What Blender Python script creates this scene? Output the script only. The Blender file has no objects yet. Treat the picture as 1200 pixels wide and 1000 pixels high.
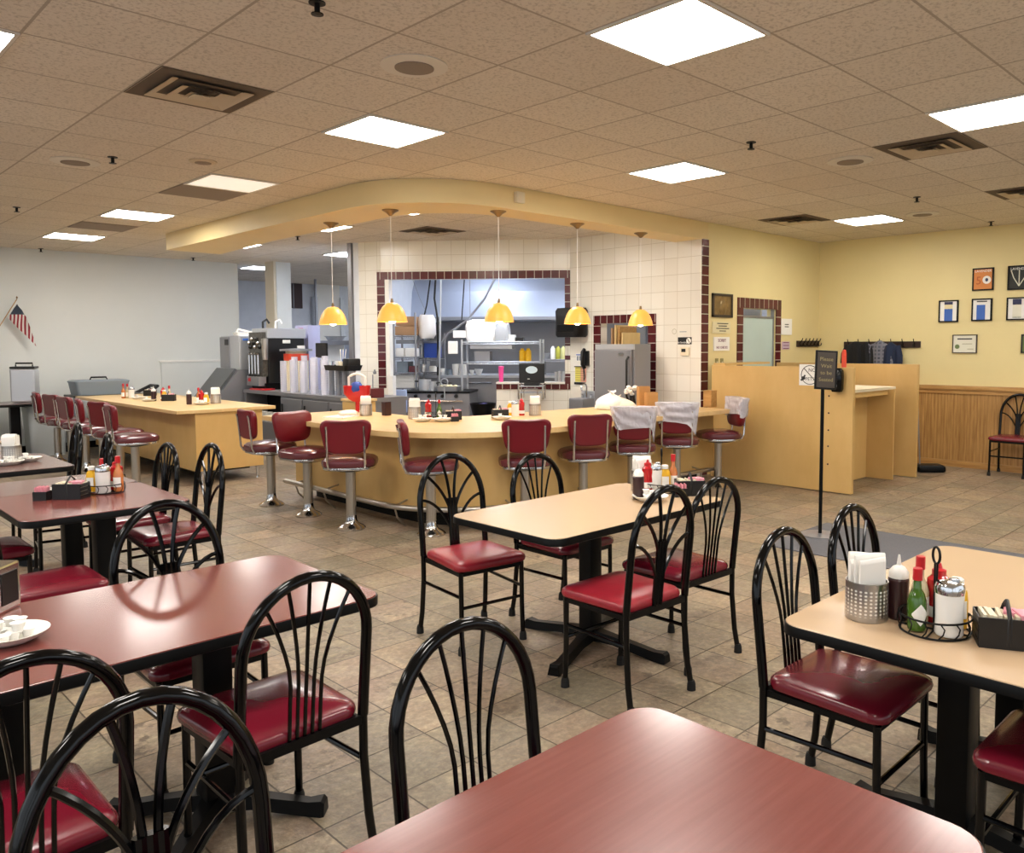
import bpy, bmesh, math, random
from math import sin, cos, pi, sqrt, atan2, radians
from mathutils import Vector, Matrix
random.seed(11)
scn = bpy.context.scene
COL = scn.collection
V = Vector
# ---------------------------------------------------------------- camera model (fitted to the ceiling and floor tile grids)
CH, HC = 1.5563, 2.995                      # camera height, ceiling height (m)
RR = V((0.7008946, -0.7132591, -0.0028632)); DD = V((-0.0502650, -0.0453886, -0.9977040)); FF = V((0.7114915, 0.6994293, -0.0676646))
FPX, PX, PY = 948.04, 665.72, 469.23
def ray(x, y): return RR*((x-PX)/FPX) + DD*((y-PY)/FPX) + FF
def at(x, y, z=0.0):
    r = ray(x, y); t = (z-CH)/r.z
    return V((r.x*t, r.y*t, z))
def on_x(x, y, X):
    r = ray(x, y); t = X/r.x
    return V((X, r.y*t, CH+r.z*t))
def on_y(x, y, Y):
    r = ray(x, y); t = Y/r.y
    return V((r.x*t, Y, CH+r.z*t))
cam = bpy.data.cameras.new('camera'); cob = bpy.data.objects.new('camera', cam); COL.objects.link(cob)
cob.matrix_world = Matrix(((RR.x, -DD.x, -FF.x, 0), (RR.y, -DD.y, -FF.y, 0), (RR.z, -DD.z, -FF.z, CH), (0, 0, 0, 1)))
cam.sensor_fit = 'HORIZONTAL'; cam.sensor_width = 36; cam.lens = FPX/1200*36
cam.shift_x = (600-PX)/1200; cam.shift_y = (PY-500)/1200; cam.clip_start = .05; cam.clip_end = 100
scn.camera = cob
# ---------------------------------------------------------------- materials
def lin(c):
    if isinstance(c, str): c = tuple(int(c[i:i+2], 16)/255 for i in (0, 2, 4))
    return tuple((v/12.92 if v <= .04045 else ((v+.055)/1.055)**2.4) for v in c) + (1,)
MATS = {}
class NT:
    def __init__(s, name):
        s.m = bpy.data.materials.new(name); s.m.use_nodes = True; s.t = s.m.node_tree; s.n = s.t.nodes; s.b = s.n['Principled BSDF']
    def new(s, t, **k):
        o = s.n.new(t)
        for a, b in k.items():
            if a.startswith('i_'): o.inputs[a[2:].replace('_', ' ')].default_value = b
            else: setattr(o, a, b)
        return o
    def link(s, a, b): s.t.links.new(a, b)
    def math(s, op, a, b=None):
        o = s.n.new('ShaderNodeMath'); o.operation = op
        for i, v in enumerate((a, b)):
            if v is None: continue
            if isinstance(v, (int, float)): o.inputs[i].default_value = v
            else: s.link(v, o.inputs[i])
        return o.outputs[0]
    def coord(s, scale=(1, 1, 1), loc=(0, 0, 0), rot=(0, 0, 0)):
        tc = s.new('ShaderNodeTexCoord'); mp = s.new('ShaderNodeMapping')
        mp.inputs['Scale'].default_value = scale; mp.inputs['Location'].default_value = loc; mp.inputs['Rotation'].default_value = rot
        s.link(tc.outputs['Object'], mp.inputs[0]); return mp.outputs[0]
    def noise(s, vec, scale, detail=4, rough=.55):
        n = s.new('ShaderNodeTexNoise'); n.inputs['Scale'].default_value = scale; n.inputs['Detail'].default_value = detail; n.inputs['Roughness'].default_value = rough
        s.link(vec, n.inputs['Vector']); return n.outputs['Fac']
    def ramp(s, fac, stops):
        r = s.new('ShaderNodeValToRGB')
        while len(r.color_ramp.elements) < len(stops): r.color_ramp.elements.new(.5)
        for e, (p, c) in zip(r.color_ramp.elements, stops): e.position = p; e.color = lin(c) if not isinstance(c, float) else (c, c, c, 1)
        s.link(fac, r.inputs[0]); return r.outputs[0]
    def mix(s, fac, a, b, bl='MIX'):
        m = s.new('ShaderNodeMix', data_type='RGBA', blend_type=bl)
        for i, v in ((0, fac), (6, a), (7, b)):
            if hasattr(v, 'is_linked'): s.link(v, m.inputs[i])
            else: m.inputs[i].default_value = v
        return m.outputs[2]
    def bump(s, h, strength=.3, dist=.01):
        b = s.new('ShaderNodeBump'); b.inputs['Strength'].default_value = strength; b.inputs['Distance'].default_value = dist
        s.link(h, b.inputs['Height']); s.link(b.outputs[0], s.b.inputs['Normal'])
def P(name, col, rough=.5, metal=0., spec=.5, coat=0., trans=0., alpha=1., var=0., vscale=6., bump=0., bscale=80., emit=0., ecol=None, sub=0.):
    if name in MATS: return MATS[name]
    t = NT(name); b = t.b; b.inputs['Base Color'].default_value = lin(col); b.inputs['Roughness'].default_value = rough; b.inputs['Metallic'].default_value = metal
    b.inputs['Specular IOR Level'].default_value = spec; b.inputs['Coat Weight'].default_value = coat; b.inputs['Coat Roughness'].default_value = .08
    b.inputs['Transmission Weight'].default_value = trans; b.inputs['Alpha'].default_value = alpha
    if emit: b.inputs['Emission Color'].default_value = lin(ecol or col); b.inputs['Emission Strength'].default_value = emit
    if var or bump:
        c = t.coord()
        if var:
            n = t.noise(c, vscale, 5)
            l = lin(col); lo = tuple(v*(1-var) for v in l[:3])+(1,); hi = tuple(min(1, v*(1+var)) for v in l[:3])+(1,)
            t.link(t.mix(t.ramp(n, [(.25, 0.), (.75, 1.)]), lo, hi), b.inputs['Base Color'])
            t.link(t.math('ADD', t.math('MULTIPLY', n, .06), max(0, rough-.03)), b.inputs['Roughness'])
        if bump: t.bump(t.noise(c, bscale, 3), bump, .004)
    MATS[name] = t.m; return t.m
def brick(name, c1, c2, mortar, bw, bh, msize, vec_rot=(0, 0, 0), loc=(0, 0, 0), rough=.3, offset=0., var=.0, vs=8, bumpn=0., bscale=40, mb=.4, coat=0., spec=.5, bias=0.):
    t = NT(name); c = t.coord(rot=vec_rot, loc=loc); b = t.new('ShaderNodeTexBrick'); b.offset = offset; b.squash = 1
    b.inputs['Color1'].default_value = lin(c1); b.inputs['Color2'].default_value = lin(c2); b.inputs['Mortar'].default_value = lin(mortar)
    b.inputs['Scale'].default_value = 1; b.inputs['Mortar Size'].default_value = msize; b.inputs['Mortar Smooth'].default_value = .1; b.inputs['Bias'].default_value = bias
    b.inputs['Brick Width'].default_value = bw; b.inputs['Row Height'].default_value = bh
    t.link(c, b.inputs['Vector']); col = b.outputs['Color']; h = t.math('MULTIPLY', b.outputs['Fac'], -1.)
    if var:
        n = t.noise(c, vs, 6, .62)
        col = t.mix(var, col, t.ramp(n, [(.3, '000000'), (.7, 'ffffff')]), 'SOFT_LIGHT')
    if bumpn: h = t.math('ADD', h, t.math('MULTIPLY', t.noise(c, bscale, 6, .6), bumpn))
    t.link(col, t.b.inputs['Base Color']); t.b.inputs['Roughness'].default_value = rough; t.b.inputs['Coat Weight'].default_value = coat; t.b.inputs['Specular IOR Level'].default_value = spec
    t.bump(h, mb, .004); MATS[name] = t.m; return t.m
def wood(name, c1, c2, scale=(3, 40, 40), rough=.35, coat=0., contrast=(.35, .65), spec=.5, bump=.0):
    t = NT(name); c = t.coord(scale=scale); n = t.noise(c, 1.0, 6, .6)
    t.link(t.ramp(n, [(contrast[0], c1), (contrast[1], c2)]), t.b.inputs['Base Color'])
    t.b.inputs['Roughness'].default_value = rough; t.b.inputs['Coat Weight'].default_value = coat; t.b.inputs['Coat Roughness'].default_value = .14; t.b.inputs['Specular IOR Level'].default_value = spec
    if bump: t.bump(n, bump, .002)
    MATS[name] = t.m; return t.m
TILE = .6096; CX0, CY0 = 2.1845, 3.2431
# floor: 12 inch slate look tiles
def floor_mat():
    t = NT('slate_floor_tile'); c = t.coord(loc=(-2.7588+.3048*20, -2.0204+.3048*20, 0)); b = t.new('ShaderNodeTexBrick'); b.offset = 0; b.squash = 1
    for k, v in (('Color1', lin('cec2a9')), ('Color2', lin('b9ac93')), ('Mortar', lin('6a5a45')), ('Scale', 1.), ('Mortar Size', .0035), ('Mortar Smooth', .2), ('Bias', 0.), ('Brick Width', .3048), ('Row Height', .3048)): b.inputs[k].default_value = v
    t.link(c, b.inputs['Vector'])
    # each tile gets its own offset of the cloudy pattern
    sn = t.new('ShaderNodeVectorMath', operation='SNAP'); t.link(c, sn.inputs[0]); sn.inputs[1].default_value = (.3048, .3048, 1)
    wn = t.new('ShaderNodeTexWhiteNoise', noise_dimensions='3D'); t.link(sn.outputs[0], wn.inputs[0])
    sc = t.new('ShaderNodeVectorMath', operation='MULTIPLY_ADD'); t.link(wn.outputs['Color'], sc.inputs[0]); sc.inputs[1].default_value = (9, 9, 9); t.link(c, sc.inputs[2])
    cloud = t.noise(sc.outputs[0], 4.5, 6, .6); slate = t.noise(sc.outputs[0], 16, 7, .62)
    fine = t.noise(sc.outputs[0], 38, 6, .68)
    col = t.mix(.6, b.outputs['Color'], t.ramp(cloud, [(.28, '5d564c'), (.5, '7c7a76'), (.72, 'b3aea4')]), 'OVERLAY')
    col = t.mix(.55, col, t.ramp(fine, [(.32, '4a4640'), (.5, '808080'), (.68, 'b8b4ac')]), 'OVERLAY')
    # shallow cleft marks: worn dark pits
    pit = t.ramp(slate, [(.38, 1.), (.45, 0.)])
    mask = t.math('MULTIPLY', pit, t.math('MULTIPLY', t.math('POWER', wn.outputs['Value'], 2.), .95))
    col = t.mix(mask, col, lin('66594a'))
    t.link(col, t.b.inputs['Base Color'])
    h = t.math('SUBTRACT', t.math('MULTIPLY', t.noise(sc.outputs[0], 22, 6, .6), .55), t.math('MULTIPLY', b.outputs['Fac'], .6))
    t.link(t.ramp(t.noise(sc.outputs[0], 9, 3), [(.3, .34), (.7, .52)]), t.b.inputs['Roughness'])
    t.bump(h, 1., .011); return t.m
M_floor = floor_mat()
def ceil_mat():
    t = NT('acoustic_ceiling_tile'); c = t.coord(loc=(-CX0+TILE*20, -CY0+TILE*20, 0)); b = t.new('ShaderNodeTexBrick'); b.offset = 0; b.squash = 1
    for k, v in (('Color1', lin('e4dccf')), ('Color2', lin('dbd2c5')), ('Mortar', lin('aea497')), ('Scale', 1.), ('Mortar Size', .007), ('Mortar Smooth', .0), ('Bias', 0.), ('Brick Width', TILE), ('Row Height', TILE)): b.inputs[k].default_value = v
    t.link(c, b.inputs['Vector'])
    n = t.noise(c, 55, 4, .7); f = t.noise(c, 130, 3, .6); big = t.noise(c, .8, 3)
    col = t.mix(t.ramp(n, [(.36, .6), (.5, 0.)]), b.outputs['Color'], lin('a59b8d'))
    col = t.mix(t.ramp(big, [(.35, .0), (.7, .25)]), col, lin('cdbfa8'))
    t.link(col, t.b.inputs['Base Color']); t.b.inputs['Roughness'].default_value = .95; t.b.inputs['Specular IOR Level'].default_value = .1
    t.bump(t.math('ADD', t.math('MULTIPLY', f, .5), b.outputs['Fac']), .5, .005); return t.m
M_ceil = ceil_mat()
def wall_mat(name, col, var=.06, bump=.08):
    t = NT(name); c = t.coord(); n = t.noise(c, 1.2, 4); l = lin(col)
    t.link(t.mix(t.ramp(n, [(.3, 0.), (.7, 1.)]), tuple(v*(1-var) for v in l[:3])+(1,), l), t.b.inputs['Base Color']); t.b.inputs['Roughness'].default_value = .55
    t.bump(t.noise(c, 60, 3), bump, .003); return t.m
M_white = wall_mat('white_painted_panelling', 'd9dcd8'); M_yel = wall_mat('yellow_painted_wall', 'e8d79e'); M_soff = wall_mat('pale_yellow_soffit', 'ead49c')
M_cream = wall_mat('cream_painted_wall', 'd9cfb8')
M_tile = brick('white_glazed_tile', 'efece2', 'e9e5d9', 'cfc8b8', .2, .2, .003, vec_rot=(radians(90), 0, 0), rough=.22, mb=.25)
M_mar = brick('maroon_glazed_tile', '5a2023', '4a191c', 'b9aaa0', 100., .113, .005, vec_rot=(radians(90), 0, 0), loc=(50, 0, 0), rough=.18, mb=.3)
M_marh = brick('maroon_header_tile', '5a2023', '4a191c', 'b9aaa0', .113, 100., .005, vec_rot=(radians(90), 0, 0), loc=(0, 50, 0), rough=.18, mb=.3)
M_bead = None
def bead():
    t = NT('oak_beadboard'); c = t.coord(); s = t.new('ShaderNodeSeparateXYZ'); t.link(c, s.inputs[0])
    w = t.math('PINGPONG', s.outputs[1], .02); g = t.math('LESS_THAN', w, .003)
    n = t.noise(t.coord(scale=(40, 40, 3)), 1, 6, .6); col = t.ramp(n, [(.3, '9c713d'), (.7, 'c79c61')])
    t.link(t.mix(t.math('MULTIPLY', g, .6), col, lin('7a5228')), t.b.inputs['Base Color']); t.b.inputs['Roughness'].default_value = .4
    t.bump(t.math('MULTIPLY', g, -1.), .4, .004); return t.m
M_bead = bead()
M_oak = wood('golden_oak_trim', 'a87b45', 'c49a5f', (30, 3, 30), .4)
M_maple = wood('maple_laminate', 'd9b67c', 'e3c48c', (14, 2, 3), .32, contrast=(.3, .7))
M_maplep = wood('maple_laminate_panel', 'cfa967', 'd8b475', (4, 4, 2), .4, contrast=(.3, .7))
M_tan = P('tan_laminate', 'c9ac8a', .27)
M_cherry = wood('cherry_laminate', '6e302a', '7d3d35', (4, 70, 70), .27, contrast=(.25, .75), spec=.6, coat=.34)
M_dkwal = wood('dark_walnut_laminate', '72524b', '76564f', (4, 70, 70), .27, contrast=(.35, .65), spec=.6, coat=.35)
M_blk = P('black_enamel_steel', '030304', .13, spec=.32)
M_blkm = P('black_satin_metal', '050506', .42, spec=.2)
M_blkp = P('black_plastic', '0b0b0d', .4)
M_rub = P('black_rubber', '0d0d0d', .75)
M_edge = P('black_vinyl_edge', '060606', .38, spec=.22)
M_vin = P('burgundy_vinyl', '701325', .27, spec=.55, bump=.06, bscale=18, coat=.2)
M_vinw = P('worn_red_vinyl', '951f2c', .33, var=.14, vscale=16, bump=.14, bscale=60)
M_vins = P('maroon_stool_vinyl', '5f272e', .26, spec=.6, coat=.25)
M_vinb = P('dark_red_back_vinyl', '6d0a1a', .34, spec=.5, coat=.1)
M_chr = P('polished_chrome', 'd8d8da', .12, 1.)
M_chrw = P('worn_chrome', 'b9b4ac', .34, 1.)
M_ss = P('brushed_stainless', 'c6c9ce', .36, .7)
M_ssd = P('dull_stainless', '94959a', .42, .65)
M_hood = P('pale_stainless', 'aab3c6', .34, .35)
M_wht = P('white_plastic', 'eceae4', .4)
M_pap = P('white_paper', 'f2f0ea', .8)
M_crm = P('cream_plastic', 'e4d9bd', .45)
M_amb = P('amber_glass_shade', 'e6a04c', .35, emit=.27, ecol='f2a140')
M_bulb = P('lit_bulb', 'ffffff', .4, emit=14., ecol='ffe2b0')
M_lamp = P('lit_panel_diffuser', 'ffffff', .5, emit=12., ecol='fef8f0')
M_lampk = P('lit_kitchen_panel_diffuser', 'ffffff', .5, emit=11., ecol='e6eeff')
M_lampd = P('dim_panel_diffuser', 'ffffff', .5, emit=.22, ecol='fff3e0')
M_frame = P('white_steel_frame', 'd8d2c6', .5)
M_gray = P('grey_return_grille', '8b7d70', .7)
M_vent = P('beige_vent_metal', 'c9b99f', .55)
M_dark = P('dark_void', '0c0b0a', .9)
M_duct = P('grey_brown_vent_backing', '65584a', .9)  # flat dark grey-brown for the plate behind the vent louvres
M_bronze = P('bronze_metal', '8a7350', .35, .8)
M_red = P('red_plastic', 'c11a20', .3, coat=.3)
M_ketch = P('glossy_red_bottle', 'b40f18', .18, coat=.5)
M_yell = P('yellow_mustard_plastic', 'e0ab12', .35)
M_grn = P('green_pepper_sauce_glass', '3d6212', .12, coat=.5)
M_hot = P('orange_hot_sauce_glass', 'c4743c', .15, coat=.5)
M_pale = P('pale_sauce_glass', 'cfc39f', .15, coat=.4)
M_brn = P('dark_brown_syrup', '33181a', .3, coat=.2)
M_sugar = P('white_sugar_glass', 'efeeea', .12, coat=.5)
M_clr = P('clear_glass', 'f4f8f8', .05, trans=1., spec=.5)
M_pink = P('pink_paper', 'e79aa8', .7)
M_bag = None
def bagm(name, col, a):
    t = NT(name); t.b.inputs['Base Color'].default_value = lin(col); t.b.inputs['Roughness'].default_value = .35; t.b.inputs['Alpha'].default_value = a
    n = t.noise(t.coord(scale=(1, 1, .6)), 8, 2); t.b.inputs['Roughness'].default_value = .22; t.bump(t.math('ABSOLUTE', t.math('SUBTRACT', n, .5)), 1., .05); return t.m
M_bag = bagm('thin_white_plastic_film', 'dedce4', .7)
M_bagw = P('white_plastic_bag_film', 'f4f2ee', .4, bump=.6, bscale=25)
M_bagc = P('cream_plastic_bag_film', 'f3e4d4', .45, bump=.6, bscale=25)
M_kraft = P('brown_kraft_paper', 'b98a52', .8, var=.12)
M_box = P('cardboard', 'b58d66', .85, var=.1)
M_blue = P('blue_plastic', '1f46a0', .4)
M_navy = P('navy_cloth', '1c2740', .9, bump=.4, bscale=60)
M_plaid = brick('grey_plaid_cloth', '5b5d68', '464854', '74757f', .05, .05, .012, vec_rot=(radians(90), 0, 0), rough=.9)
M_jkt = P('black_cloth', '15161a', .9, bump=.4, bscale=60)
M_org = P('orange_plastic', 'd8452a', .4)
M_tub = P('grey_plastic_tub', '7b8791', .5)
M_bin = P('light_grey_bin', 'b9bfc0', .5)
M_mat = P('dark_grey_carpet_mat', '66666a', .95, var=.1, vscale=60, bump=.5, bscale=300)
M_bluew = P('blue_grey_panel', '98a1b5', .5, var=.06); M_bluel = P('pale_blue_panel', 'd5dae2', .45, var=.05)
M_frost = P('frosted_teal_glass', 'b7c9c2', .45, spec=.4, var=.05, vscale=3)
M_frame_b = P('dark_bronze_frame', '3a2f24', .4); M_art = P('bronze_relief', '8a7248', .45, .5, var=.35, vscale=14, bump=.8, bscale=18)
M_or = P('orange_print', 'd9863c', .5); M_bk = P('dark_print', '22241f', .5); M_bl = P('blue_print', '3a66b8', .5); M_nv = P('navy_print', '2b3358', .5)
M_pt = P('pale_print', 'e4e2d0', .6); M_ink = P('black_ink', '222222', .7); M_inkr = P('purple_ink', '7a2f52', .7); M_gold = P('gold_ink', '8f8352', .6); M_grnk = P('green_seal_ink', '6d7f4f', .7)
M_ptan = P('aged_paper', 'e3d8ae', .7)
M_hotp = P('pink_tumbler_plastic', 'f04f9e', .3, coat=.3)
M_cup = P('clear_plastic_cup', 'e6e6f3', .2, alpha=.6)
M_cupd = P('smoky_plastic_cup', '8d8f97', .25, alpha=.7)
def perf():
    t = NT('perforated_stainless'); tc = t.new('ShaderNodeTexCoord'); s = t.new('ShaderNodeSeparateXYZ'); t.link(tc.outputs['Object'], s.inputs[0])
    a = t.math('ARCTAN2', s.outputs[1], s.outputs[0]); u = t.math('MULTIPLY', a, 26/(2*pi)); v = t.math('MULTIPLY', s.outputs[2], 90.)
    fu = t.math('SUBTRACT', t.math('FRACT', u), .5); fv = t.math('SUBTRACT', t.math('FRACT', v), .5)
    d = t.math('SQRT', t.math('ADD', t.math('POWER', t.math('ABSOLUTE', fu), 2.), t.math('POWER', t.math('ABSOLUTE', fv), 2.)))
    rows = t.math('MULTIPLY', t.math('GREATER_THAN', s.outputs[2], .018), t.math('LESS_THAN', s.outputs[2], .098))
    m = t.math('MULTIPLY', t.math('LESS_THAN', d, .27), rows)
    t.link(t.mix(m, lin('b5b3b0'), lin('e9e7e2')), t.b.inputs['Base Color']); t.link(t.math('SUBTRACT', 1., m), t.b.inputs['Metallic']); t.b.inputs['Roughness'].default_value = .28
    return t.m
M_perf = perf()
def flagm():
    t = NT('striped_flag_cloth'); tc = t.new('ShaderNodeTexCoord'); s = t.new('ShaderNodeSeparateXYZ'); t.link(tc.outputs['Object'], s.inputs[0])
    st = t.math('LESS_THAN', t.math('FRACT', t.math('MULTIPLY', s.outputs[0], 24.)), .5)
    ca = t.math('MULTIPLY', t.math('GREATER_THAN', s.outputs[2], -.19), t.math('LESS_THAN', s.outputs[0], .15))
    c = t.mix(st, lin('e3dcd6'), lin('9c2335')); c = t.mix(ca, c, lin('3c4452'))
    t.link(c, t.b.inputs['Base Color']); t.b.inputs['Roughness'].default_value = .8; return t.m
M_flag = flagm()
# ---------------------------------------------------------------- mesh builder
def rrect(w, d, r, seg=6):
    """rounded rectangle outline centred on the origin"""
    o = []
    for cx, cy, a0 in ((w/2-r, d/2-r, 0), (-w/2+r, d/2-r, 90), (-w/2+r, -d/2+r, 180), (w/2-r, -d/2+r, 270)):
        for k in range(seg+1):
            a = radians(a0+90*k/seg); o.append((cx+r*cos(a), cy+r*sin(a)))
    return o
def circ(r, n=24): return [(r*cos(2*pi*k/n), r*sin(2*pi*k/n)) for k in range(n)]
class MB:
    def __init__(s): s.b = bmesh.new()
    def box(s, c, d, rz=0., bev=0.):
        r = bmesh.ops.create_cube(s.b, size=1); M = Matrix.Translation(V(c)) @ Matrix.Rotation(rz, 4, 'Z') @ Matrix.Diagonal((d[0], d[1], d[2], 1))
        bmesh.ops.transform(s.b, matrix=M, verts=r['verts'])
        if bev:
            es = list({e for v in r['verts'] for e in v.link_edges}); bmesh.ops.bevel(s.b, geom=es, offset=bev, segments=2, profile=.6, affect='EDGES')
        return s
    def span(s, a, b, bev=0.):
        return s.box([(a[i]+b[i])/2 for i in range(3)], [abs(b[i]-a[i]) for i in range(3)], bev=bev)
    def rings(s, R, cap=True):
        L = [[s.b.verts.new(p) for p in r] for r in R]; n = len(L[0])
        for a, b in zip(L, L[1:]):
            for k in range(n): s.b.faces.new((a[k], a[(k+1) % n], b[(k+1) % n], b[k]))
        if cap:
            s.b.faces.new(L[0][::-1]); s.b.faces.new(L[-1])
        return s
    def loft(s, outline, prof, c=(0, 0, 0), f=None):
        """outline scaled by k at height z for each (k, z)"""
        f = f or (lambda p: p)
        return s.rings([[V(c)+V(f((x*k, y*k, z))) for x, y in outline] for k, z in prof])
    def lathe(s, prof, c=(0, 0, 0), n=20):
        o = circ(1, n); return s.rings([[V(c)+V((x*max(r, .0004), y*max(r, .0004), z)) for x, y in o] for r, z in prof])
    def tube(s, pts, r, n=8, rf=None, flat=1.):
        pts = [V(p) for p in pts]; R = []; up = None
        for i, p in enumerate(pts):
            t = (pts[min(i+1, len(pts)-1)]-pts[max(i-1, 0)]).normalized()
            if up is None: up = V((0, 0, 1)) if abs(t.z) < .9 else V((0, 1, 0))
            x = up.cross(t); x = x.normalized() if x.length > 1e-6 else t.orthogonal().normalized(); y = t.cross(x).normalized(); up = y
            rr = rf[i] if rf else r
            R.append([p+x*(rr*cos(2*pi*k/n))+y*(rr*flat*sin(2*pi*k/n)) for k in range(n)])
        return s.rings(R)
    def prism(s, poly, z0, z1):
        return s.rings([[V((x, y, z0)) for x, y in poly], [V((x, y, z1)) for x, y in poly]])
    def ball(s, c, r, sc=(1, 1, 1), n=12):
        q = bmesh.ops.create_uvsphere(s.b, u_segments=n, v_segments=max(6, n//2+2), radius=r)
        bmesh.ops.transform(s.b, matrix=Matrix.Translation(V(c)) @ Matrix.Diagonal((*sc, 1)), verts=q['verts']); return s
    def add(s, me, M):
        n0 = len(s.b.verts); s.b.from_mesh(me); s.b.verts.ensure_lookup_table()
        bmesh.ops.transform(s.b, matrix=M, verts=s.b.verts[n0:]); return s
    def move(s, M): bmesh.ops.transform(s.b, matrix=M, verts=s.b.verts[:]); return s
    def jit(s, a, seed=0):
        rnd = random.Random(seed)
        for v in s.b.verts: v.co += V((rnd.uniform(-a, a), rnd.uniform(-a, a), rnd.uniform(-a, a)))
        return s
    def build(s, name, mat, parent=None, loc=None, rz=0., smooth=40.):
        b = s.b; bmesh.ops.recalc_face_normals(b, faces=b.faces[:])
        for f in b.faces: f.smooth = smooth > 0
        if smooth > 0:
            for e in b.edges:
                if len(e.link_faces) == 2:
                    an = e.calc_face_angle(0); a0, a1 = sorted(q.calc_area() for q in e.link_faces)
                    if an > radians(smooth) or (an > radians(4) and a1 > 9*a0): e.smooth = False
        me = bpy.data.meshes.new(name); b.to_mesh(me); b.free(); me.materials.append(mat)
        o = bpy.data.objects.new(name, me); COL.objects.link(o)
        if parent is not None: o.parent = parent
        if loc is not None: o.location = loc
        o.rotation_euler = (0, 0, rz)
        return o
def tag(o, label, cat, group=None, kind=None):
    if kind: o['kind'] = kind
    o['label'] = label; o['category'] = cat
    if group: o['group'] = group
    return o
def thing(name, label, cat, loc=(0, 0, 0), rz=0., group=None):
    o = bpy.data.objects.new(name, None); COL.objects.link(o); o.location = loc; o.rotation_euler = (0, 0, rz); o.empty_display_size = .1
    return tag(o, label, cat, group)
def struct(o):
    o['kind'] = 'structure'; return o
KIDS = {}
def dup(root, loc, rz, label, group=None):
    r = root.copy(); COL.objects.link(r); r.location = loc; r.rotation_euler = (0, 0, rz); r['label'] = label
    if group: r['group'] = group
    elif 'group' in r.keys(): del r['group']
    for ch in list(bpy.data.objects):
        if ch.parent is root:
            c = ch.copy(); COL.objects.link(c); c.parent = r
            for g in list(bpy.data.objects):
                if g.parent is ch:
                    d = g.copy(); COL.objects.link(d); d.parent = c
    return r
def text_mesh(txt, size, align='CENTER', ext=.0008):
    cu = bpy.data.curves.new('lettering', 'FONT'); cu.body = txt; cu.size = size; cu.align_x = align; cu.align_y = 'CENTER'; cu.extrude = ext; cu.resolution_u = 2
    ob = bpy.data.objects.new('lettering_src', cu); me = bpy.data.meshes.new_from_object(ob)
    bpy.data.objects.remove(ob); bpy.data.curves.remove(cu); return me
def letters(txt, size, M, mat, parent, name='lettering'):
    """lettering in the local XY plane of M"""
    mb = MB(); mb.add(text_mesh(txt, size), M); return mb.build(name, mat, parent, smooth=0)
YM = Matrix.Rotation(radians(90), 4, 'X')                              # text standing up, facing -Y
# ================================================================ THE SETTING
XW, YW, YB = 10.77, 5.57, 14.05           # poster wall, yellow kitchen-side wall, white far wall
XT = 7.9                                   # tiled wing wall beside the bar
def sbox(name, a, b, mat, bev=0.):
    c = [(a[i]+b[i])/2 for i in range(3)]
    return struct(MB().box((0, 0, 0), [abs(b[i]-a[i]) for i in range(3)], bev=bev).build(name, mat, loc=c))
def panelwall(name, mat, O, rz, pieces, th=.12):
    """wall in its own frame: x along it, z up, the visible face at y = 0"""
    mb = MB()
    for x0, x1, z0, z1 in pieces: mb.span((x0, 0, z0), (x1, th, z1))
    return struct(mb.build(name, mat, loc=O, rz=rz, smooth=0))
struct(MB().span((-5, -5, -.1), (15, 19, 0)).build('floor', M_floor))
struct(MB().span((-5, -5, HC), (15, 19, HC+.1)).build('ceiling', M_ceil))
panelwall('wall_far_left', M_white, (-4, YB, 0), 0, [(0, 10.1, 0, HC)])
panelwall('wall_right', M_yel, (XW, YW, 0), radians(-90), [(0, 10, 0, HC)])
# yellow wall with the frosted window opening
WX0, WX1, WZ0, WZ1 = 8.78, 9.58, .98, 2.02
panelwall('wall_center', M_yel, (8.03, YW, 0), 0, [(0, WX0-8.03, 0, HC), (WX1-8.03, XW-8.03+.1, 0, HC), (WX0-8.03, WX1-8.03, 0, WZ0), (WX0-8.03, WX1-8.03, WZ1, HC)], .13)
# unseen windows behind the camera: sky openings put in for ambient daylight
def winwall(name, horiz, c, a, b, opens, mat):
    mb = MB(); z0, z1 = .55, 2.65; e = a
    def seg(p, q_, za, zb):
        if horiz: mb.span((p, c-.1, za), (q_, c, zb))
        else: mb.span((c-.1, p, za), (c, q_, zb))
    for o0, o1 in opens+[(b, b)]:
        seg(e, o0, 0, HC)
        if o1 > o0: seg(o0, o1, 0, z0); seg(o0, o1, z1, HC)
        e = o1
    struct(mb.build(name, mat, smooth=0))
OPX = [(-3.6, -.8), (-.6, 2.2), (2.4, 5.2), (5.4, 8.2)]; OPY = [(-3.6, -.6), (-.4, 2.6), (2.8, 5.8), (6.0, 9.0)]
winwall('wall_near_left', False, -4, -4, 14.05, OPY, M_white)
winwall('wall_near_right', True, -4, -4.1, 10.77, OPX, M_cream)
# tiled wing wall (frame: x runs towards -Y), small pass opening with boards
wx = lambda Y: 7.72-Y
panelwall('wall_tiled_wing', M_tile, (XT, 7.72, 0), radians(-90), [(0, wx(7.16), 0, 2.8), (wx(6.36), wx(5.57), 0, 2.8), (wx(7.16), wx(6.36), 0, 1.1), (wx(7.16), wx(6.36), 1.84, 2.8), (0, wx(5.98), 2.8, HC)])
PU = V((.643, -.766, 0)); PN = V((.766, .643, 0)); PO = V((6.22, 9.75, 0)); RK = atan2(-.766, .643)
def K(u, d, z=0.): return PO+PU*u+PN*d+V((0, 0, z))
def kp(x, y, d):
    """point seen at a pixel, d behind the diagonal wall"""
    r = ray(x, y); t = ((PO+PN*d-V((0, 0, CH))).dot(PN))/r.dot(PN); w = V((0, 0, CH))+r*t
    return (w-PO).dot(PU), w.z
UL, UM, UR, ZS, ZT = .11, 1.61, 2.56, 1.03, 2.47
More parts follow.
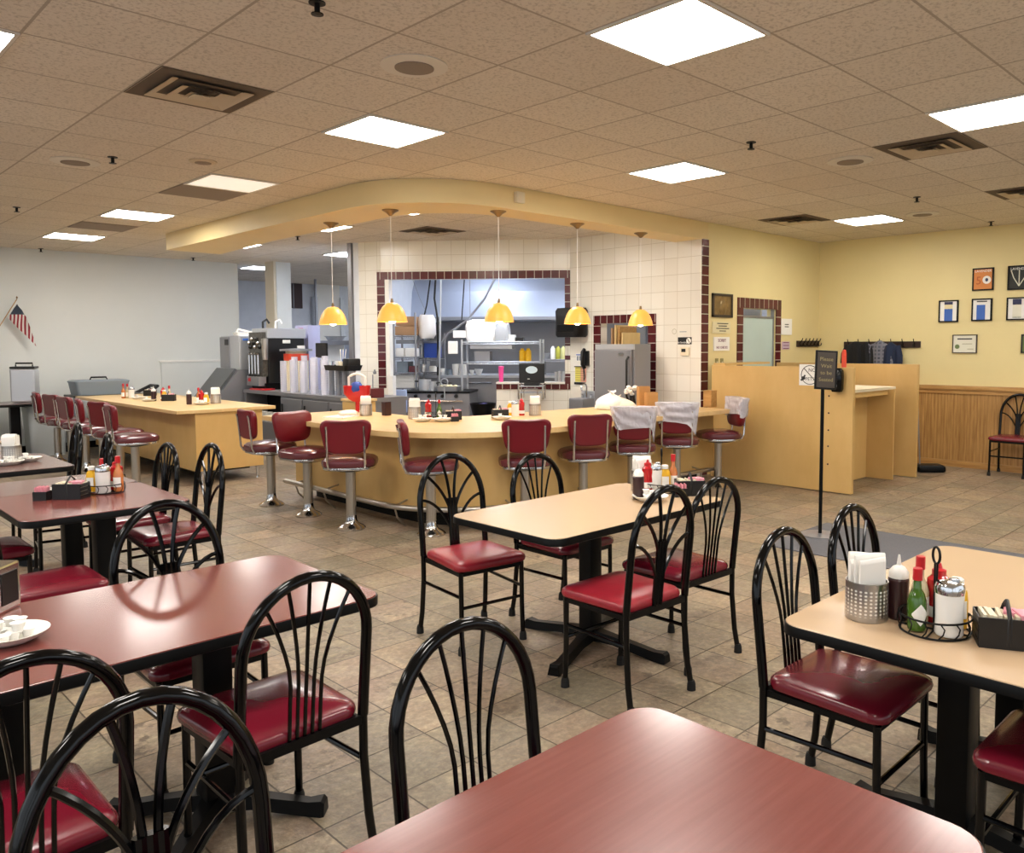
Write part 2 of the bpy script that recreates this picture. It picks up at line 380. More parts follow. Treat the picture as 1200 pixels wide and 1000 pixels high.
panelwall('wall_tiled_diagonal', M_tile, PO, RK, [(0, UL, 0, HC), (UR, 2.66, 0, HC), (UL, UR, ZT, HC), (UM, UR, 0, ZS)])
panelwall('wall_tiled_left', M_tile, (6.06, 10.17, 0), radians(-69), [(0, .46, 0, HC)], .12)
sbox('trim_corner_strip', (6.02, 10.17, .8), (6.07, 10.27, HC), M_ssd)
# maroon tile surrounds
panelwall('trim_pass_top', M_marh, K(0, -.012), RK, [(-.045, 2.66, ZT, ZT+.105)], .012)
panelwall('trim_pass_left', M_mar, K(0, -.012), RK, [(-.045, .062, .97, ZT)], .012)
panelwall('trim_pass_right', M_mar, K(0, -.012), RK, [(UR, UR+.095, ZS, 1.17), (UR, UR+.095, 1.36, 1.42), (UR, UR+.095, 1.55, ZT)], .012)
panelwall('trim_pass_sill', M_marh, K(0, -.012), RK, [(UM, UR+.095, .955, ZS)], .012)
panelwall('trim_door_jamb', M_wht, K(0, -.02), RK, [(.09, .16, 0, 1.14), (.07, .125, 1.14, ZT)], .15)
panelwall('trim_pass_ledge', M_wht, K(0, -.03), RK, [(UM, UR, ZS, ZS+.025)], .16)
panelwall('trim_hatch_top', M_marh, (XT-.012, 7.72, 0), radians(-90), [(wx(7.28), wx(6.24), 1.84, 1.945)], .012)
panelwall('trim_hatch', M_mar, (XT-.012, 7.72, 0), radians(-90), [(wx(7.28), wx(7.16), .9, 1.84), (wx(6.36), wx(6.24), .9, 1.84)], .012)
panelwall('trim_wall_end', M_mar, (7.9, YW-.012, 0), 0, [(0, .13, 0, 2.79)], .012)
panelwall('trim_window_top', M_marh, (0, YW-.015, 0), 0, [(8.66, 9.7, 2.02, 2.145)], .015)
panelwall('trim_window', M_mar, (0, YW-.015, 0), 0, [(8.66, WX0, WZ0, 2.02), (WX1, 9.7, WZ0, 2.02)], .015)
w = struct(MB().span((WX0, YW+.03, WZ0), (WX1, YW+.045, 1.9)).build('window_1', M_frost))
fm = MB().span((WX0, YW+.02, 1.9), (WX1, YW+.06, 1.925)).span((WX0, YW+.02, WZ0), (WX0+.02, YW+.06, WZ1)).span((WX1-.02, YW+.02, WZ0), (WX1, YW+.06, WZ1))
fm.build('window_frame', M_ssd, w)
# soffit ring over the bar: curved fascia and flat underside
def arc(cx, cy, r, a0, a1, n=14): return [(cx+r*cos(radians(a0+(a1-a0)*k/n)), cy+r*sin(radians(a0+(a1-a0)*k/n))) for k in range(n+1)]
so = [(3.86, 11.0)] + arc(4.86, 6.57, 1.0, 180, 270) + [(8.03, 5.57)]
si = [(8.03, 5.97)] + arc(5.2, 6.75, .8, 270, 180)[0:] + [(4.42, 9.2), (4.55, 11.0)]
struct(MB().prism(so+si, 2.79, HC-.002).build('soffit', M_soff, smooth=25))
# oak wainscot along the poster wall
WB = 4.16
sbox('wainscot', (XW-.02, -3.9, .07), (XW-.001, WB, .98), M_bead)
struct(MB().span((XW-.05, -3.9, .98), (XW-.001, WB, 1.035), bev=.006).span((XW-.035, -3.9, .93), (XW-.001, WB, .98), bev=.004).build('trim_chair_rail', M_oak))
sbox('baseboard_right', (XW-.035, -3.9, 0), (XW-.001, WB, .08), M_oak)
sbox('baseboard_far_left', (-4, YB-.015, 0), (6.1, YB-.001, .1), M_blkm)
# square pillar and the back rooms beyond the passage
sbox('pillar', (6.36, 13.24, 0), (6.66, 13.56, HC), M_cream); sbox('trim_pillar_white_face', (6.4, 13.225, 0), (6.66, 13.24, HC-.01), M_white)  # thin white slab makes the pillar's right face paler than the cream
sbox('wall_back_room', (4.5, 17.6, 0), (12.5, 17.7, HC), M_bluel); sbox('wall_back_room_dado', (4.5, 17.58, 0), (12.5, 17.599, 1.62), M_bluew)
sbox('wall_back_room_left', (6.0, 14.17, 0), (6.1, 17.6, HC), M_bluew)
sbox('trim_white_board', (4.78, YB-.02, .25), (5.9, YB-.001, 1.3), M_white); sbox('trim_white_board_cap', (4.75, YB-.035, 1.3), (5.93, YB-.001, 1.33), M_wht)
sbox('wall_kitchen_far', (11.6, 5.7, 0), (11.7, 14, HC), M_ssd)
# kitchen back wall, parallel to the diagonal pass
panelwall('wall_kitchen_back', M_ssd, K(-.4, 3.9), RK, [(0, 6.4, 0, HC)])
panelwall('wall_kitchen_side', M_bluel, K(-.3, .12), radians(40), [(0, 3.8, 0, HC)])

# ================================================================ CEILING FIXTURES
def cell(i, j): return (CX0+TILE*(i+.5), CY0+TILE*(j+.5))
LB = 'square flush ceiling light '
def make_light(mat):
    t = thing('ceiling_light', 'x', 'ceiling light', group='square ceiling lights')
    mb = MB()
    for s in (-1, 1):
        mb.box((s*.2935, 0, -.005), (.018, .605, .012)); mb.box((0, s*.2935, -.005), (.569, .018, .012))
    mb.build('frame', M_frame, t); MB().box((0, 0, -.004), (.569, .569, .006)).build('diffuser', mat, t)
    return t
L0 = make_light(M_lamp); first = [True]
def light(i, j, label, src=None, xy=None):
    x, y = xy or cell(i, j)
    if src is None and first[0]:
        first[0] = False; L0.location = (x, y, HC); L0['label'] = label; return L0
    return dup(src or L0, (x, y, HC), 0, label, 'square ceiling lights')
light(1, -2, 'large bright square ceiling light nearest the camera, at the top of the picture')
light(1, 2, 'bright square ceiling light between the round speaker and the curved soffit')
light(5, 1, 'bright square ceiling light in front of the right arm of the soffit')
light(5, -3, 'bright square ceiling light at the right edge above the big square vent')
light(11, 1, 'small bright square ceiling light nearest the yellow corner')
light(-3, 2, 'square ceiling light cut off by the left edge of the picture')
light(1, 10, 'bright square ceiling light behind the dim one on the left side')
light(1, 14, 'farthest square ceiling light in front of the white wall')
light(4, 13, 'farthest square light in the dropped area, beside the free end of the soffit')
light(4, 9, 'square light behind the soffit, between its left arm and the leftmost pendant cord')
light(4, 6, 'square light behind the soffit beside the second pendant canopy from the left')
light(6, 5, 'square light behind the soffit beside the middle pendant canopy')
LD = make_light(M_lampd); LD.location = (*cell(1, 6), HC); LD['label'] = 'dim square ceiling light beside a grey grille, left of the soffit'
LK = make_light(M_lampk); LK.location = (*cell(7, 13), HC); LK['label'] = 'square ceiling light in the back room right of the pillar'
light(7, 18, 'square ceiling light in the back room seen left of the pillar', LK)
light(11, 17, 'added square light brightening the back passage, hidden by the tiled wall', LK)  # unseen lamp, added to brighten the back passage
light(12, 19, 'added square light brightening the deep back room, hidden by the tiled wall', LK)  # another unseen lamp, added because the back room came out dark
light(10, 8, 'square ceiling light hidden over the cooking line behind the pass opening', LK)
light(10, 11, 'added square light brightening the kitchen, hidden over the hood side', LK)  # extra lamp out of sight, added to lift the dark kitchen
light(13, 6, 'square ceiling light hidden behind the frosted window wall', LK)
light(8, 9, 'square ceiling light hidden over the kitchen shelves behind the pass opening', LK)
for i, j in ((-3, -2), (-3, 6), (1, -6), (5, -7), (-3, -6), (11, -3), (11, -7), (-3, 10), (-7, -2), (-7, 4), (12, 4)):
    light(i, j, 'square ceiling light outside the picture, on the same grid as the others')
def vent(name_loc, label):
    t = thing('ceiling_vent', label, 'vent', (*name_loc, HC), group='square ceiling vents')
    MB().box((0, 0, -.002), (.6, .6, .006)).build('backing', M_duct, t)
    for k, (o, z) in enumerate(((.30, -.006), (.22, -.02), (.14, -.028), (.07, -.034))):
        mb = MB(); i = o-.052 if k else o-.055
        a = [(-o, -o), (o, -o), (o, o), (-o, o)]
        zi = z+.016
        mb.rings([[V((x, y, z)) for x, y in a], [V((x*i/o, y*i/o, zi)) for x, y in a], [V((x*i/o, y*i/o, zi+.003)) for x, y in a], [V((x, y, z+.003)) for x, y in a]], cap=False)
        mb.build('louvre', M_vent, t, smooth=0)
    MB().box((0, 0, -.034), (.09, .09, .004)).build('center_plate', M_vent, t)
for c, l in ((cell(-1, 2), 'large square louvred ceiling vent at upper left, nearest the camera'), (cell(6, -2), 'square louvred ceiling vent beside the light at the right edge'),
             (cell(10, -2), 'square louvred ceiling vent cut by the right edge of the picture'), (cell(10, 2), 'square louvred ceiling vent in front of the yellow corner'), (cell(6, 8), 'dark square ceiling vent inside the soffit above the tiled pass')):
    vent(c, l)
for c, l in ((cell(1, 7), 'grey square return grille beside the dim ceiling light'), (cell(1, 12), 'grey square return grille between the two far left lights')):
    g = tag(MB().box((0, 0, 0), (.6, .6, .008)).build('return_grille', M_gray, loc=(*c, HC-.003)), l, 'vent', 'flat grey return grilles')
def speaker(c, l, s=1.):
    t = thing('ceiling_speaker', l, 'speaker', (*c, HC), group='round ceiling speakers')
    MB().lathe([(.0, -.001), (.17*s, -.001), (.172*s, -.008), (.12*s, -.014), (0, -.014)][::-1], n=32).build('trim_ring', M_frame if s > .8 else M_vent, t); MB().lathe([(0, -.018), (.1*s, -.018), (.1*s, -.012), (0, -.012)], n=28).build('grille', M_gray, t)
for c, l in ((cell(0, 0), 'round ceiling speaker nearest the camera, between the vent and the big light'), (cell(-1, 6), 'round ceiling speaker at left, behind the big vent'),
             (cell(6, -1), 'round ceiling speaker left of the right-hand vent'), (cell(11, 0), 'round ceiling speaker nearest the poster wall')): speaker(c, l)
speaker((2.58, 6.51), 'small round ceiling speaker in front of the dim light', .6)
SPR = None
for x, y, l in ((1.76, 3.2, 'sprinkler head at the top edge, above the round speaker'), (2.04, 6.85, 'sprinkler head beside the left round speaker'), (2.05, 9.98, 'sprinkler head in the far left ceiling'),
                (5.1, 3.18, 'sprinkler head behind the front soffit light'), (8.12, 3.19, 'sprinkler head midway to the poster wall'), (10.36, 3.2, 'sprinkler head nearest the poster wall'),
                (3.13, 13.9, 'sprinkler head close to the far white wall'), (5.17, 10.05, 'sprinkler head behind the left arm of the soffit'), (5.19, 13.62, 'sprinkler head beside the far end of the soffit'), (7.3, 6.7, 'sprinkler head behind the right arm of the soffit')):
    if SPR is None:
        SPR = thing('sprinkler_head', l, 'sprinkler', (x, y, HC), group='sprinkler heads')
        MB().lathe([(.0, -.006), (.035, -.005), (.035, 0), (0, 0)]).build('escutcheon', M_blkm, SPR); MB().lathe([(.012, -.045), (.012, -.006)]).lathe([(.0, -.052), (.026, -.05), (.026, -.046), (0, -.045)]).build('deflector', M_blkm, SPR)
    else: dup(SPR, (x, y, HC), 0, l, 'sprinkler heads')
tag(MB().box((0, 0, 0), (.1, .045, .1), bev=.008).build('sensor_box', M_crm, loc=(5.02, YW-.022, 2.9)), 'small beige sensor box on the curved soffit fascia', 'sensor')
# pendants
PT = None
for k, (x, y) in enumerate(((4.2, 7.46), (4.19, 6.38), (4.93, 5.74), (6.0, 5.76), (7.0, 5.75))):
    l = ('leftmost amber pendant lamp, hanging in front of the back-room door', 'second amber pendant lamp from the left, over the left edge of the pass', 'middle amber pendant lamp, in front of the steel hood',
         'fourth amber pendant lamp from the left, in front of the black towel dispenser', 'rightmost amber pendant lamp, over the steel cabinet')[k]
    if PT is None:
        PT = thing('pendant_lamp', l, 'pendant lamp', (x, y, 2.79), group='amber pendant lamps over the bar')
        MB().lathe([(.0, -.055), (.012, -.052), (.04, -.025), (.075, -.006), (.075, 0), (0, 0)], n=24).build('canopy', M_bronze, PT)
        MB().tube([(0, 0, -.05), (0, 0, -.85)], .004, 6).build('cord', M_wht, PT)
        MB().lathe([(.01, -.8), (.014, -.83), (.014, -.85), (.01, -.85)]).build('cap', M_bronze, PT)
        pr = [(.02, -.838), (.05, -.845), (.085, -.875), (.112, -.92), (.13, -.97), (.138, -1.015)]
        MB().lathe(pr+[(r-.004, z) for r, z in pr[::-1]], n=32).build('shade', M_amb, PT)
        MB().ball((0, 0, -.985), .042).build('bulb', M_bulb, PT)
    else: dup(PT, (x, y, 2.79), 0, l, 'amber pendant lamps over the bar')
# ================================================================ DINING CHAIRS
def bez(p0, p1, p2, n=8):
    p0, p1, p2 = V(p0), V(p1), V(p2); return [p0*(1-t)**2+p1*2*t*(1-t)+p2*t*t for t in [k/n for k in range(n+1)]]
def make_chair(kind, vin):
    """faces +Y; rear legs run up into the arched back"""
    t = thing('dining_chair', 'x', 'chair'); HW = .195; top = .965 if kind == 'fan' else .925
    lean = lambda z: -.2-.055*max(0, (z-.44)/.5)
    # arched back tube
    hz = .70; pts = [(-HW, lean(z), z) for z in (.43, .5, .58, .65)]
    for k in range(0, 19):
        a = pi-pi*k/18; z = hz+(top-hz-.016)*sin(a); pts.append((HW*cos(a), lean(z), z))
    pts += [(HW, lean(z), z) for z in (.65, .58, .5, .43)]
    MB().tube(pts, .0165, 10).build('back_frame', M_blk, t)
    def arch(x): return hz+(top-hz-.016)*sqrt(max(0, 1-(x/HW)**2))
    if kind == 'fan':
        tr = MB()
        for x in (-.018, 0, .018): tr.tube([(x, lean(z), z) for z in (.43, .55, .68, .72)], .0125, 8)
        tr.build('splat', M_blk, t)
        for s in (-1, 1):
            for (z0, xe, ze, cx_, cf) in ((.70, .052, arch(.052)-.004, .016, .5), (.64, .15, arch(.15)-.004, .045, .6), (.54, .19, .725, .085, .96)):
                pth = bez((s*.012, 0, z0), (s*cx_, 0, z0+(ze-z0)*cf), (s*xe, 0, ze))
                MB().tube([(q.x, lean(q.z), q.z) for q in pth], .0082, 7).build('back_spoke', M_blk, t)
    else:
        for k in range(5):
            s = k-2; x0 = s*.024; x1 = s*.066; zt = arch(x1)-.004
            pth = [(x0, 0, .43), (x0, 0, .52), (x0*1.02, 0, .60)]+[(x0+(x1-x0)*(u**1.5), 0, .60+(zt-.60)*u) for u in (.2, .4, .6, .8, 1)]
            MB().tube([(x, lean(z), z) for x, _, z in pth], .0058, 7).build('back_spindle', M_blk, t)
    # frame under the seat
    fr = MB().box((0, -.2, .418), (.37, .02, .028)).box((0, .175, .41), (.35, .02, .022))
    for s in (-1, 1): fr.box((s*.183, -.01, .41), (.02, .38, .022))
    fr.build('seat_frame', M_blkm, t)
    for s in (-1, 1):
        MB().tube([(s*HW, -.2, .44), (s*HW, -.2, .3), (s*(HW+.004), -.215, .12), (s*(HW+.008), -.235, .0+.012)], .0135, 10).build('leg', M_blk, t)
        MB().tube([(s*.183, .178, .42), (s*.183, .18, .2), (s*.186, .185, .012)], .0125, 10).build('leg', M_blk, t)
        MB().tube([(s*HW, -.2, .29), (s*.183, .178, .29)], .009, 8).build('stretcher', M_blk, t)
    MB().tube([(-.183, .178, .235), (.183, .178, .235)], .009, 8).build('stretcher', M_blk, t)
    for ch in [c for c in t.children if c.name.startswith('leg')]:
        v = min((q.co for q in ch.data.vertices), key=lambda q: q.z); x = .203 if abs(v.x) > .19 else .186; y = -.235 if v.y < 0 else .185
        MB().lathe([(.014, .045), (.0185, .03), (.02, 0)][::-1], c=(x if v.x > 0 else -x, y, 0)).build('foot_cap', M_rub, ch)
    # cushion
    def dome(p):
        x, y, z = p; return (x*(1-.10*max(0, -(y)/.2)), y, z)
    o = rrect(.425, .41, .05, 5)
    MB().loft(o, [(.93, .422), (.985, .43), (1.0, .443), (.985, .456), (.93, .466), (.75, .476), (.45, .482), (.12, .484)], c=(0, .005, 0), f=dome).build('seat', vin, t)
    return t
CH_ = {}
GRP = 'black metal dining chairs with red seats'
def chair(kind, vin, x, y, deg, label):
    """deg: direction the chair faces, anticlockwise from +Y"""
    k = (kind, vin.name)
    if k not in CH_:
        CH_[k] = make_chair(kind, vin); c = CH_[k]; c.location = (x, y, 0); c.rotation_euler = (0, 0, radians(deg)); c['label'] = label; c['group'] = GRP; return c
    return dup(CH_[k], (x, y, 0), radians(deg), label, GRP)
chair('fan', M_vinw, 2.67, 3.33, 172, 'fan-back chair with worn red seat at the left front of the tan middle table')
chair('fan', M_vinw, 2.735, 2.345, -2, 'fan-back chair with worn red seat pulled out in front of the tan middle table')
chair('rod', M_vin, 3.265, 2.44, -2, 'thin-rod chair behind the fan-back one at the right of the tan middle table')
chair('rod', M_vin, 3.24, 3.21, 180, 'thin-rod chair on the far side of the tan middle table, facing the camera')
chair('rod', M_vin, 1.075, 2.335, 2, 'thin-rod chair with red seat on the near side of the long red table at left')
chair('rod', M_vin, .365, 2.2, 3, 'thin-rod chair cut by the left edge, behind the big foreground fan-back chair')
chair('fan', M_vin, .45, 1.225, 180, 'big fan-back chair nearest the camera at the bottom left corner')
chair('rod', M_vin, 1.135, 1.215, 180, 'thin-rod chair behind the red foreground table, its arch above the table edge')
chair('fan', M_vin, 1.115, 3.04, 180, 'fan-back chair whose arch is mirrored in the long red table at left')
chair('rod', M_vin, .95, 4.36, -90, 'chair cut by the left edge, only its red seat showing before the condiment table')
chair('rod', M_vin, .86, 5.33, -90, 'chair at the left edge showing just a seat corner beside the condiment table')
chair('fan', M_vin, 1.74, 5.04, 90, 'fan-back chair at the right end of the left condiment table, nearer one')
chair('rod', M_vin, 1.69, 5.62, 90, 'thin-rod chair at the right end of the left condiment table, farther one')
chair('fan', M_vin, 1.49, 6.22, 82, 'fan-back chair seen edge-on between the two tables at far left')
chair('fan', M_vin, 1.57, 7.25, 85, 'fan-back chair farthest left, edge-on in front of the row of stools')
chair('rod', M_vin, 2.5, 1.165, 180, 'thin-rod chair at the left corner of the right-hand tan table')
chair('rod', M_vin, 3.06, 1.18, 180, 'thin-rod chair behind the napkin holder at the right-hand tan table')
chair('rod', M_vin, 2.45, .5, 0, 'chair with only its red seat in view at the bottom right corner')
chair('fan', M_vin, 10.47, 2.93, 90, 'fan-back chair standing alone against the oak wainscot')
# ================================================================ TABLES
def table(x0, y0, x1, y1, mat, label, posts, z=.725, r=.07, arms=None):
    cx, cy = (x0+x1)/2, (y0+y1)/2; w, d = x1-x0, y1-y0
    t = thing('dining_table', label, 'table', (cx, cy, 0))
    o = rrect(w, d, r); 
    MB().loft(o, [(1, z-.004), (.999, z-.001), (.995, z)]).build('tabletop', mat, t)
    oe = rrect(w+.006, d+.006, r)
    MB().loft(oe, [(.985, z-.038), (1, z-.034), (1, z-.006), (.997, z-.003)]).build('edge_band', M_edge, t)
    for (px, py, pw, pd, ar) in posts:
        px -= cx; py -= cy
        MB().prism([(px+a, py+b) for a, b in rrect(pw, pd, .012, 2)], .06, z-.04).build('post', M_blkm, t)
        MB().box((px, py, z-.045), (.3, .3, .012)).build('mounting_plate', M_blkm, t)
        for ax, ay in ar:
            L = sqrt(ax*ax+ay*ay); nx, ny = ax/L, ay/L
            mb = MB(); R = []
            for s, h, hw in ((0, .085, .045), (.35, .07, .032), (.85, .045, .026), (.97, .05, .034), (1.0, .04, .03)):
                b = .03 if s < .85 else .0
                R.append([V((px+ax*s-ny*hw*q, py+ay*s+nx*hw*q, zz)) for q, zz in ((-1, b), (1, b), (.7, h), (-.7, h))])
            mb.rings(R).build('base_arm', M_blkm, t, smooth=30)
    return t
X4 = lambda l: [(l*a, l*b) for a, b in ((.72, .7), (-.72, .7), (-.72, -.7), (.72, -.7))]
table(2.39, 2.43, 3.7, 3.18, M_tan, 'tan laminate table with black edge in the middle of the room', [(3.04, 2.83, .09, .09, [(-.44, -.17), (.06, -.46), (.4, .2), (-.06, .42)])])
table(.1, .405, 1.435, 1.165, M_cherry, 'cherry red table in the foreground at the bottom of the picture', [(.8, .8, .1, .1, X4(.42))])
table(2.14, .46, 3.46, 1.225, M_tan, 'tan laminate table at right set with a condiment caddy', [(2.62, .86, .1, .1, [(0, .33), (0, -.33)]), (3.2, .86, .1, .1, [(0, .33), (0, -.33)])])
table(.2, 2.305, 1.465, 3.085, M_cherry, 'long cherry red table at left with the chair arch mirrored in it', [(1.03, 2.66, .1, .1, X4(.36)), (.46, 2.66, .1, .1, X4(.3))])
table(.885, 4.5, 1.67, 5.355, M_cherry, 'cherry red table at left holding mustard and a black jam box', [(1.315, 4.81, .1, .1, X4(.3))])
table(.9, 5.36, 1.67, 5.93, M_dkwal, 'greyish brown table pushed up behind the left condiment table', [(1.345, 5.56, .1, .1, X4(.24))])
table(.75, 6.42, 1.6, 7.4, M_dkwal, 'dark brown table at far left with a napkin holder and creamer plates', [(1.15, 6.9, .1, .1, X4(.34))])
table(2.1, 13.0, 2.95, 13.75, M_dkwal, 'small dark table against the white wall under the steel towel dispenser', [(2.6, 13.35, .12, .12, X4(.3))], z=.78)
# ================================================================ COUNTERS
t = thing('lunch_counter', 'long straight maple counter at left along the row of stools', 'counter', (3.8, 11.2, 0))
cx, cy = 3.8, 11.2
MB().span((3.29-cx, 9.24-cy, .812), (4.42-cx, 13.1-cy, .85), bev=.004).build('countertop', M_maple, t)
MB().span((3.5-cx, 9.28-cy, .15), (3.53-cx, 13.0-cy, .812)).build('front_panel', M_maplep, t); MB().span((3.53-cx, 9.28-cy, .15), (4.27-cx, 9.31-cy, .812)).build('end_panel', M_maplep, t)
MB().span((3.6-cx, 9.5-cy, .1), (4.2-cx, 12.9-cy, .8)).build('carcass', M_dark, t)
for x, y in ((4.22, 9.33), (3.58, 9.33), (4.22, 12.8), (3.58, 12.8)): MB().lathe([(.02, 0), (.016, .02), (.022, .16)], c=(x-cx, y-cy, 0)).build('leg', M_chr, t)
# main bar: outline runs round the corner and along to the wall
bo = [(3.67, 7.98)]+arc(4.72, 6.0, 1.05, 180, 270, 16)+[(7.62, 4.95)]
bi = [(7.62, 5.55), (7.3, 5.95), (7.05, 6.25)]+arc(5.3, 6.95, .6, 270, 180, 10)+[(4.72, 7.98)]
t = thing('bar_counter', 'curved maple bar counter wrapping the corner in front of the kitchen', 'counter', (5, 6, 0))
S = lambda L: [(x-5, y-6) for x, y in L]
MB().prism(S(bo+bi), .806, .85).build('countertop', M_maple, t, smooth=30)
po = [(3.93, 7.8)]+arc(4.75, 6.0, .82, 180, 270, 16)+[(7.6, 5.18)]
pi_ = [(7.6, 5.26)]+arc(4.75, 6.0, .74, 270, 180, 16)+[(4.01, 7.8)]
MB().prism(S(po+pi_), .15, .806).build('front_panel', M_maplep, t, smooth=30)
MB().prism(S([(4.01, 7.77), (4.01, 7.8), (4.6, 7.8), (4.6, 7.77)]), .15, .806).build('end_panel', M_maplep, t)
to = [(4.1, 7.7)]+arc(4.77, 6.0, .67, 180, 270, 12)+[(7.5, 5.33)]; ti = [(7.5, 5.4)]+arc(4.77, 6.0, .6, 270, 180, 12)+[(4.17, 7.7)]
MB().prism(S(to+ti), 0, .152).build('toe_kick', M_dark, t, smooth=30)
rl = [(3.77, 7.72), (3.77, 6.75)]+[(x, y) for x, y in arc(4.72, 6.0, .95, 180, 270, 12)]+[(7.45, 5.05)]
MB().tube([(x-5, y-6, .2) for x, y in rl], .024, 10).build('foot_rail', M_chrw, t)
for x, y, nx, ny in ((3.77, 7.5, 1, 0), (3.77, 6.95, 1, 0), (3.8, 5.8, .97, .2), (4.05, 5.33, .7, .7), (4.5, 5.08, .25, .97), (5.4, 5.05, 0, 1), (6.3, 5.05, 0, 1), (7.2, 5.05, 0, 1)):
    MB().tube([(x-5, y-6, .19), (x-5+nx*.03, y-6+ny*.03, .1), (x-5+nx*.12, y-6+ny*.12, .01)], .009, 6).tube([(x-5, y-6, .2), (x-5+nx*.19, y-6+ny*.19, .24)], .009, 6).build('rail_bracket', M_chrw, t)
# ================================================================ BAR STOOLS
def make_stool():
    t = thing('bar_stool', 'x', 'bar stool')
    MB().lathe([(.115, 0), (.118, .012), (.1, .03), (.06, .05), (.047, .075), (.044, .12)][::1], n=28).build('base', M_chr, t)
    R = []
    for z in (.11, .5): R.append([V(((.039+.0025*(k % 2))*cos(2*pi*k/32), (.039+.0025*(k % 2))*sin(2*pi*k/32), z)) for k in range(32)])
    MB().rings(R).build('column', M_chrw, t)
    MB().lathe([(.06, .495), (.15, .512), (.15, .524), (0, .526)][::1], n=24).build('mounting_plate', M_blkm, t)
    o = rrect(.43, .43, .15, 8)
    MB().loft(o, [(.9, .524), (1.0, .53), (1.005, .545), (1.0, .549)]).build('chrome_band', M_chr, t)
    MB().loft(o, [(.97, .547), (1.03, .556), (1.055, .58), (1.03, .604), (.92, .622), (.62, .636), (.15, .64)]).build('seat', M_vins, t)
    # curved backrest, faces +Y
    out = []
    n = 40
    for k in range(n):
        a = 2*pi*k/n; c, s = cos(a), sin(a); x = .195*math.copysign(abs(c)**.45, c); z = .145*math.copysign(abs(s)**.45, s)
        x *= 1+.13*(z/.145); z -= .012*max(0, 1-(x/.15)**2) if z > 0 else -.012*max(0, 1-(x/.15)**2)*0
        out.append((x, z))
    R = []
    for kx, y in ((.90, -.02), (.97, -.016), (1, -.004), (1, .014), (.96, .03), (.8, .044), (.4, .052), (.1, .054)):
        R.append([V((x*kx, y-.235+.55*(x*kx)**2-.10*(z*kx), .815+z*kx)) for x, z in out])
    MB().rings(R[:5] + R[5:]).build('backrest', M_vinb, t)
    for s in (-1, 1):
        MB().tube([(s*.12, .02, .535), (s*.135, -.14, .535), (s*.145, -.205, .55), (s*.15, -.228, .59), (s*.15, -.236, .7), (s*.15, -.252, .87), (s*.15, -.262, .905)], .0105, 8).build('back_post', M_chr, t)
    return t
ST = make_stool(); used = [0]
SG = 'maroon chrome counter stools'
def stool(x, y, fx, fy, label):
    rz = atan2(fy, fx)-pi/2
    if not used[0]:
        used[0] = 1; ST.location = (x, y, 0); ST.rotation_euler = (0, 0, rz); ST['label'] = label; ST['group'] = SG; return ST
    return dup(ST, (x, y, 0), rz, label, SG)
stool(3.56, 7.58, 1, -.08, 'maroon bar stool at the free left end of the curved bar')
stool(3.57, 6.86, .15, -1, 'second bar stool from the free left end, padded front turned right')
stool(3.565, 6.1, .62, .78, 'third bar stool from the left end of the curved bar, flat back towards the camera')
stool(3.91, 5.43, .86, -.5, 'bar stool seen side-on behind the fan-back chair of the middle table')
stool(4.62, 5.06, .62, .78, 'bar stool in front of the red-topped ketchup on the bar, flat back towards the camera')
stool(5.3, 5.02, .5, .86, 'bar stool just left of the first plastic-covered one')
stool(5.95, 4.99, .72, .7, 'bar stool under the leftmost plastic bag cover')
stool(6.68, 5.0, .8, .6, 'bar stool under the middle plastic bag cover')
stool(7.4, 4.98, -.85, .52, 'bar stool nearest the host stand, side-on under a plastic bag')
for k, y in enumerate((9.32, 9.98, 10.62, 11.3, 11.95, 12.6)):
    stool(2.93 if k else 2.88, y, 1, (-.1, .25, -.2, .1, .2, -.1)[k], ('nearest stool of the row along the left counter', 'second stool of the row along the left counter, from the near end', 'third stool of the row along the left counter, from the near end',
          'fourth stool of the row along the left counter, from the near end', 'fifth stool of the row along the left counter, from the near end', 'farthest stool of the row along the left counter')[k])
# plastic bags pulled over three stool backs
def stool_bag(x, y, fx, fy, label, seed, low):
    rnd = random.Random(seed); rz = atan2(fy, fx)-pi/2
    nx, nz = 22, 16; mb = MB(); R = []
    for j in range(nz+1):
        v = j/nz; ring = []
        for i in range(nx*2):
            a = i/(nx*2)*2*pi; c, s = cos(a), sin(a); px = .222*math.copysign(abs(c)**.35, c)*(1-.13*v); py = .056*math.copysign(abs(s)**.6, s)+.014
            drop = .19+.13*low*max(0, cos(a+.3*seed-.3))**2+.025*sin(3*a+seed)
            z = .985-v*drop
            w = .006*sin(5*a+14*v*sin(a+seed)+seed)+.005*sin(11*a-13*v+2*seed)+rnd.uniform(-.002, .002)
            ring.append(V((px*(1+.3*w), py-.235+.45*px*px-.1*(z-.815)+w, z+rnd.uniform(-.003, .003))))
        R.append(ring)
    top = [p.lerp(sum(R[0], V())/len(R[0]), .8)+V((0, 0, .008)) for p in R[0]]
    mb.rings([top]+R, cap=False)
    o = mb.build('plastic_bag', M_bag, loc=(x, y, 0), rz=rz)
    return tag(o, label, 'plastic bag', 'thin plastic bags over the stool backs')
stool_bag(5.95, 4.99, .72, .7, 'thin white plastic bag over the stool back left of the other two bags', 1, 1)
stool_bag(6.68, 5.0, .8, .6, 'thin white plastic bag over the stool back between the other two bags', 3, .8)
stool_bag(7.4, 4.98, -.85, .52, 'thin white plastic bag over the stool back beside the host stand', 5, .6)
